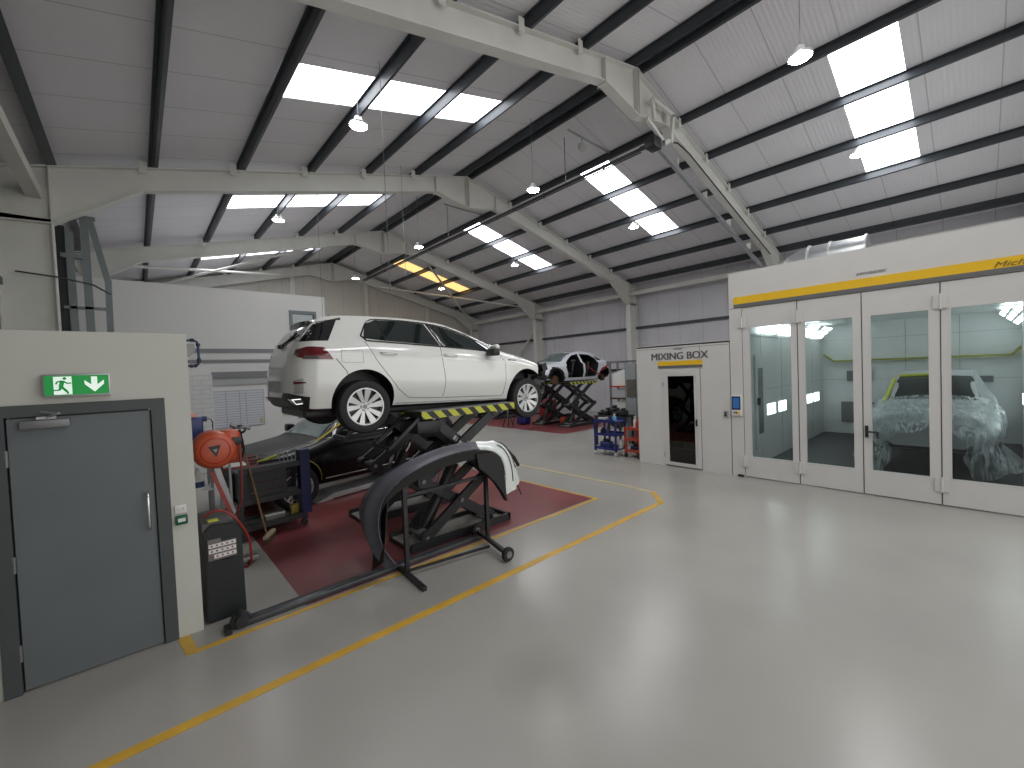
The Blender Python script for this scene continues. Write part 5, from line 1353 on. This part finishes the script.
bottle(8.95, 5.5, .716, .24, .05, M_redp, 'red bottle standing on the orange red cart', M_redp)
bottle(9.1, 5.66, .716, .28, .045, M_paper, 'white bottle at the back of the orange red cart', M_paper)
bottle(9.22, 5.5, .716, .30, .05, mat('clear_grey_plastic', (.35, .38, .38), .3), 'grey bottle with black cap on the orange red cart')
bottle(8.8, 6.05, .876, .18, .05, mat('sky_blue', (.12, .35, .55), .4), 'light blue bottle on the near corner of the blue cart', M_paper)
bottle(8.95, 6.2, .876, .16, .05, M_black, 'short black tin on the blue cart')
bottle(9.0, 6.02, .176, .26, .06, M_paper, 'white bottle on the bottom shelf of the blue cart', M_redp)
bottle(8.82, 6.28, .536, .20, .05, M_bluep, 'blue bottle on the middle shelf of the blue cart')
bottle(8.86, 6.46, .536, .15, .06, M_black, 'stubby black can on the middle shelf of the blue cart')
def lumps(name, lab, cat, x, y, z, w, d, h, m, group=None, rot=0):
    t = thing(name, lab, cat, (x, y, z), rot, group)
    b = MB(); b.bbox(-d/2, d/2, -w/2, w/2, 0, h, min(w, d, h)*.25, 3); b.build('casing', m, t, 50)
    b = MB(); b.bbox(-d*.2, d*.25, -w*.25, w*.25, h, h*1.4, min(w, d, h)*.1, 2); b.build('raised_cover', M_black, t, 50)
    return t
lumps('polisher', 'pale grey polisher lying on the far end of the blue cart', 'tool', 8.92, 6.47, .876, .22, .16, .07, mat('pale_tool', (.42, .42, .38), .5))
lumps('drill_case', 'blue drill case on the bottom shelf of the blue cart', 'case', 8.86, 6.35, .186, .3, .2, .16, M_bluep)
lumps('sander', 'black sander on the orange red cart bottom shelf', 'tool', 9.05, 5.6, .176, .22, .25, .10, M_bluep)
# grey cabinet, shelf rack and spare panels behind
t = thing('metal_cabinet', 'tall grey metal cabinet between the mixing box and the parts rack', 'cabinet', (10.6, 6.52, 0))
b = MB(); b.bbox(0, .5, -.35, .35, .05, 2.33, .01, 1); b.build('cabinet_body', mat('cabinet_grey', (.30, .32, .33), .45), t)
b = MB(); b.box(-.006, 0, -.004, .004, .08, 2.3); b.build('door_gap', M_seal, t)
b = MB(); b.box(-.03, 0, .02, .30, 1.35, 1.85); b.box(-.04, -.03, .05, .27, 1.6, 1.63); b.build('notice_holder', mat('cabinet_notice', (.12, .11, .09), .5), t)
b = MB(); b.box(.02, .48, -.33, .33, .002, .05); b.build('plinth', M_grey, t)
t = thing('parts_rack', 'red and grey parts rack full of painted car panels at the back', 'rack', (13.4, 8.98, 0))
b = MB()
for y in (-.33, .36):
    for x in (0, .5): b.box(x-.03, x+.03, y-.03, y+.03, .002, 2.45)
b.box(.53, .60, -.4, .9, 2.39, 2.47); split_build(b, 'rack_post', M_midgrey, t)
for z in (.6, 1.05, 1.5):
    b = MB(); b.box(-.03, .53, -.36, .39, z-.025, z+.025); b.build('rack_shelf', M_redp if z > 1.2 else M_rust, t)
for k, (y, z, w, h) in enumerate(((-.0, 1.53, .62, .62), (-.0, 1.08, .56, .38), (0, .63, .5, .36))):
    P = [[(13.5+.05*math.sin(3*i/6), 8.995+y+w*(i/6-.5), z+h*(j/5)*(1-.3*(i/6)**2)) for j in range(6)] for i in range(7)]
    b = MB(); b.grid(P, .02); tag(b.build('bonnet_skin', M_bwhite if k != 1 else M_carsilver, None, 50), ('large white car panel on the top shelf of the parts rack', 'silver car panel on the middle shelf of the parts rack', 'small white car panel on the low shelf of the parts rack')[k], 'car panel')
b = MB(); b.lathe([(.18, -.1), (.31, -.1), (.32, -.06), (.32, .06), (.31, .1), (.18, .1)], (12.95, 8.75, 1.02+.0), 0, 30, closed=True)
o = b.build('loose_tyre', M_rubber, None, 40); o.location = (0, 0, -.69); tag(o, 'loose black tyre standing in front of the parts rack', 'tyre')
t = thing('work_bench', 'low dark workbench heaped with black parts behind the blue cart', 'bench', (10.15, 7.02, 0))
b = MB(); b.box(-.3, .4, -.44, .44, .80, .85); b.build('bench_top', M_blk_steel, t)
for x in (-.26, .36):
    for y in (-.40, .40):
        b = MB(); b.box(x-.025, x+.025, y-.025, y+.025, .002, .80); b.build('leg', M_blk_steel, t)
for k in range(5):
    lumps('tool_case', ('flat black case at the left end of the dark workbench', 'black case second from the left on the dark workbench', 'dark tool case in the middle of the dark workbench', 'black case second from the right on the dark workbench', 'dark case at the right end of the dark workbench')[k], 'case', 10.15+rr.uniform(-.1, .1), 7.02+.34-.17*k, .852, .15, .35, .10+.05*(k % 3), (M_black, M_blk_steel)[k % 2], 'cases on the dark workbench')
# clutter beneath the far lifts
lumps('blue_bin', 'tall blue bin standing beyond the raised white hatchback nose', 'bin', 12.0, 12.75, .005, .5, .5, 1.35, M_blue)
lumps('red_trolley_jack', 'red trolley jack under the doorless silver car', 'jack', 13.0, 11.2, .005, .3, .7, .3, M_redp)
lumps('red_tool_chest', 'red tool chest behind the far scissor lift', 'tool chest', 14.2, 13.4, .005, .8, .5, .9, mat('chest_red', (.22, .02, .02), .4))
for k, (x, y) in enumerate(((11.0, 12.6), (12.1, 13.2))):
    t = thing('axle_stand', ('black axle stand left of the far scissor lift', 'black axle stand behind the far scissor lift')[k], 'axle stand', (x, y, 0))
    b = MB()
    for a in range(4): b.beam((.22*math.cos(a*PI/2+.78), .22*math.sin(a*PI/2+.78), .01), (.04*math.cos(a*PI/2+.78), .04*math.sin(a*PI/2+.78), .55), .04, .04)
    b.build('stand_base', M_blk_steel, t)
    b = MB(); b.cyl((0, 0, .4), (0, 0, .8), .03, seg=12); b.box(-.08, .08, -.03, .03, .8, .84); b.build('saddle_post', M_midgrey, t, 40)

# ------------------------------------------------------------------ world, camera, colour management
w = bpy.data.worlds.new('World'); S.world = w; w.use_nodes = True
bg = w.node_tree.nodes['Background']; bg.inputs[0].default_value = (1, .985, .96, 1); bg.inputs[1].default_value = 1.15

cam = bpy.data.cameras.new('camera'); co = bpy.data.objects.new('camera', cam); C.objects.link(co); S.camera = co
cam.sensor_width = 36; cam.lens = 418.23/1024*36; cam.clip_end = 200; cam.clip_start = .05
yw, pt, rl = 0.730861, 0.0283164, 0.0400191
fwd = V((math.sin(yw), math.cos(yw), 0)); right = V((math.cos(yw), -math.sin(yw), 0)); down = V((0, 0, -1))
f2 = fwd*math.cos(pt)+down*math.sin(pt); d2 = down*math.cos(pt)-fwd*math.sin(pt)
r3 = right*math.cos(rl)+d2*math.sin(rl); d3 = d2*math.cos(rl)-right*math.sin(rl)
mw = Matrix((r3, -d3, -f2)).transposed().to_4x4(); mw.translation = (0, 0, 2.2); co.matrix_world = mw

S.view_settings.view_transform = 'Standard'; S.view_settings.look = 'None'; S.view_settings.gamma = 1; S.view_settings.exposure = 0.5
S.view_settings.use_curve_mapping = False
S.cycles.use_denoising = True; S.cycles.denoiser = 'OPENIMAGEDENOISE'; S.cycles.denoising_prefilter = 'ACCURATE'; S.cycles.denoising_quality = 'HIGH'
S.cycles.max_bounces = 10; S.cycles.diffuse_bounces = 5; S.cycles.transparent_max_bounces = 16
S.cycles.sample_clamp_indirect = 6
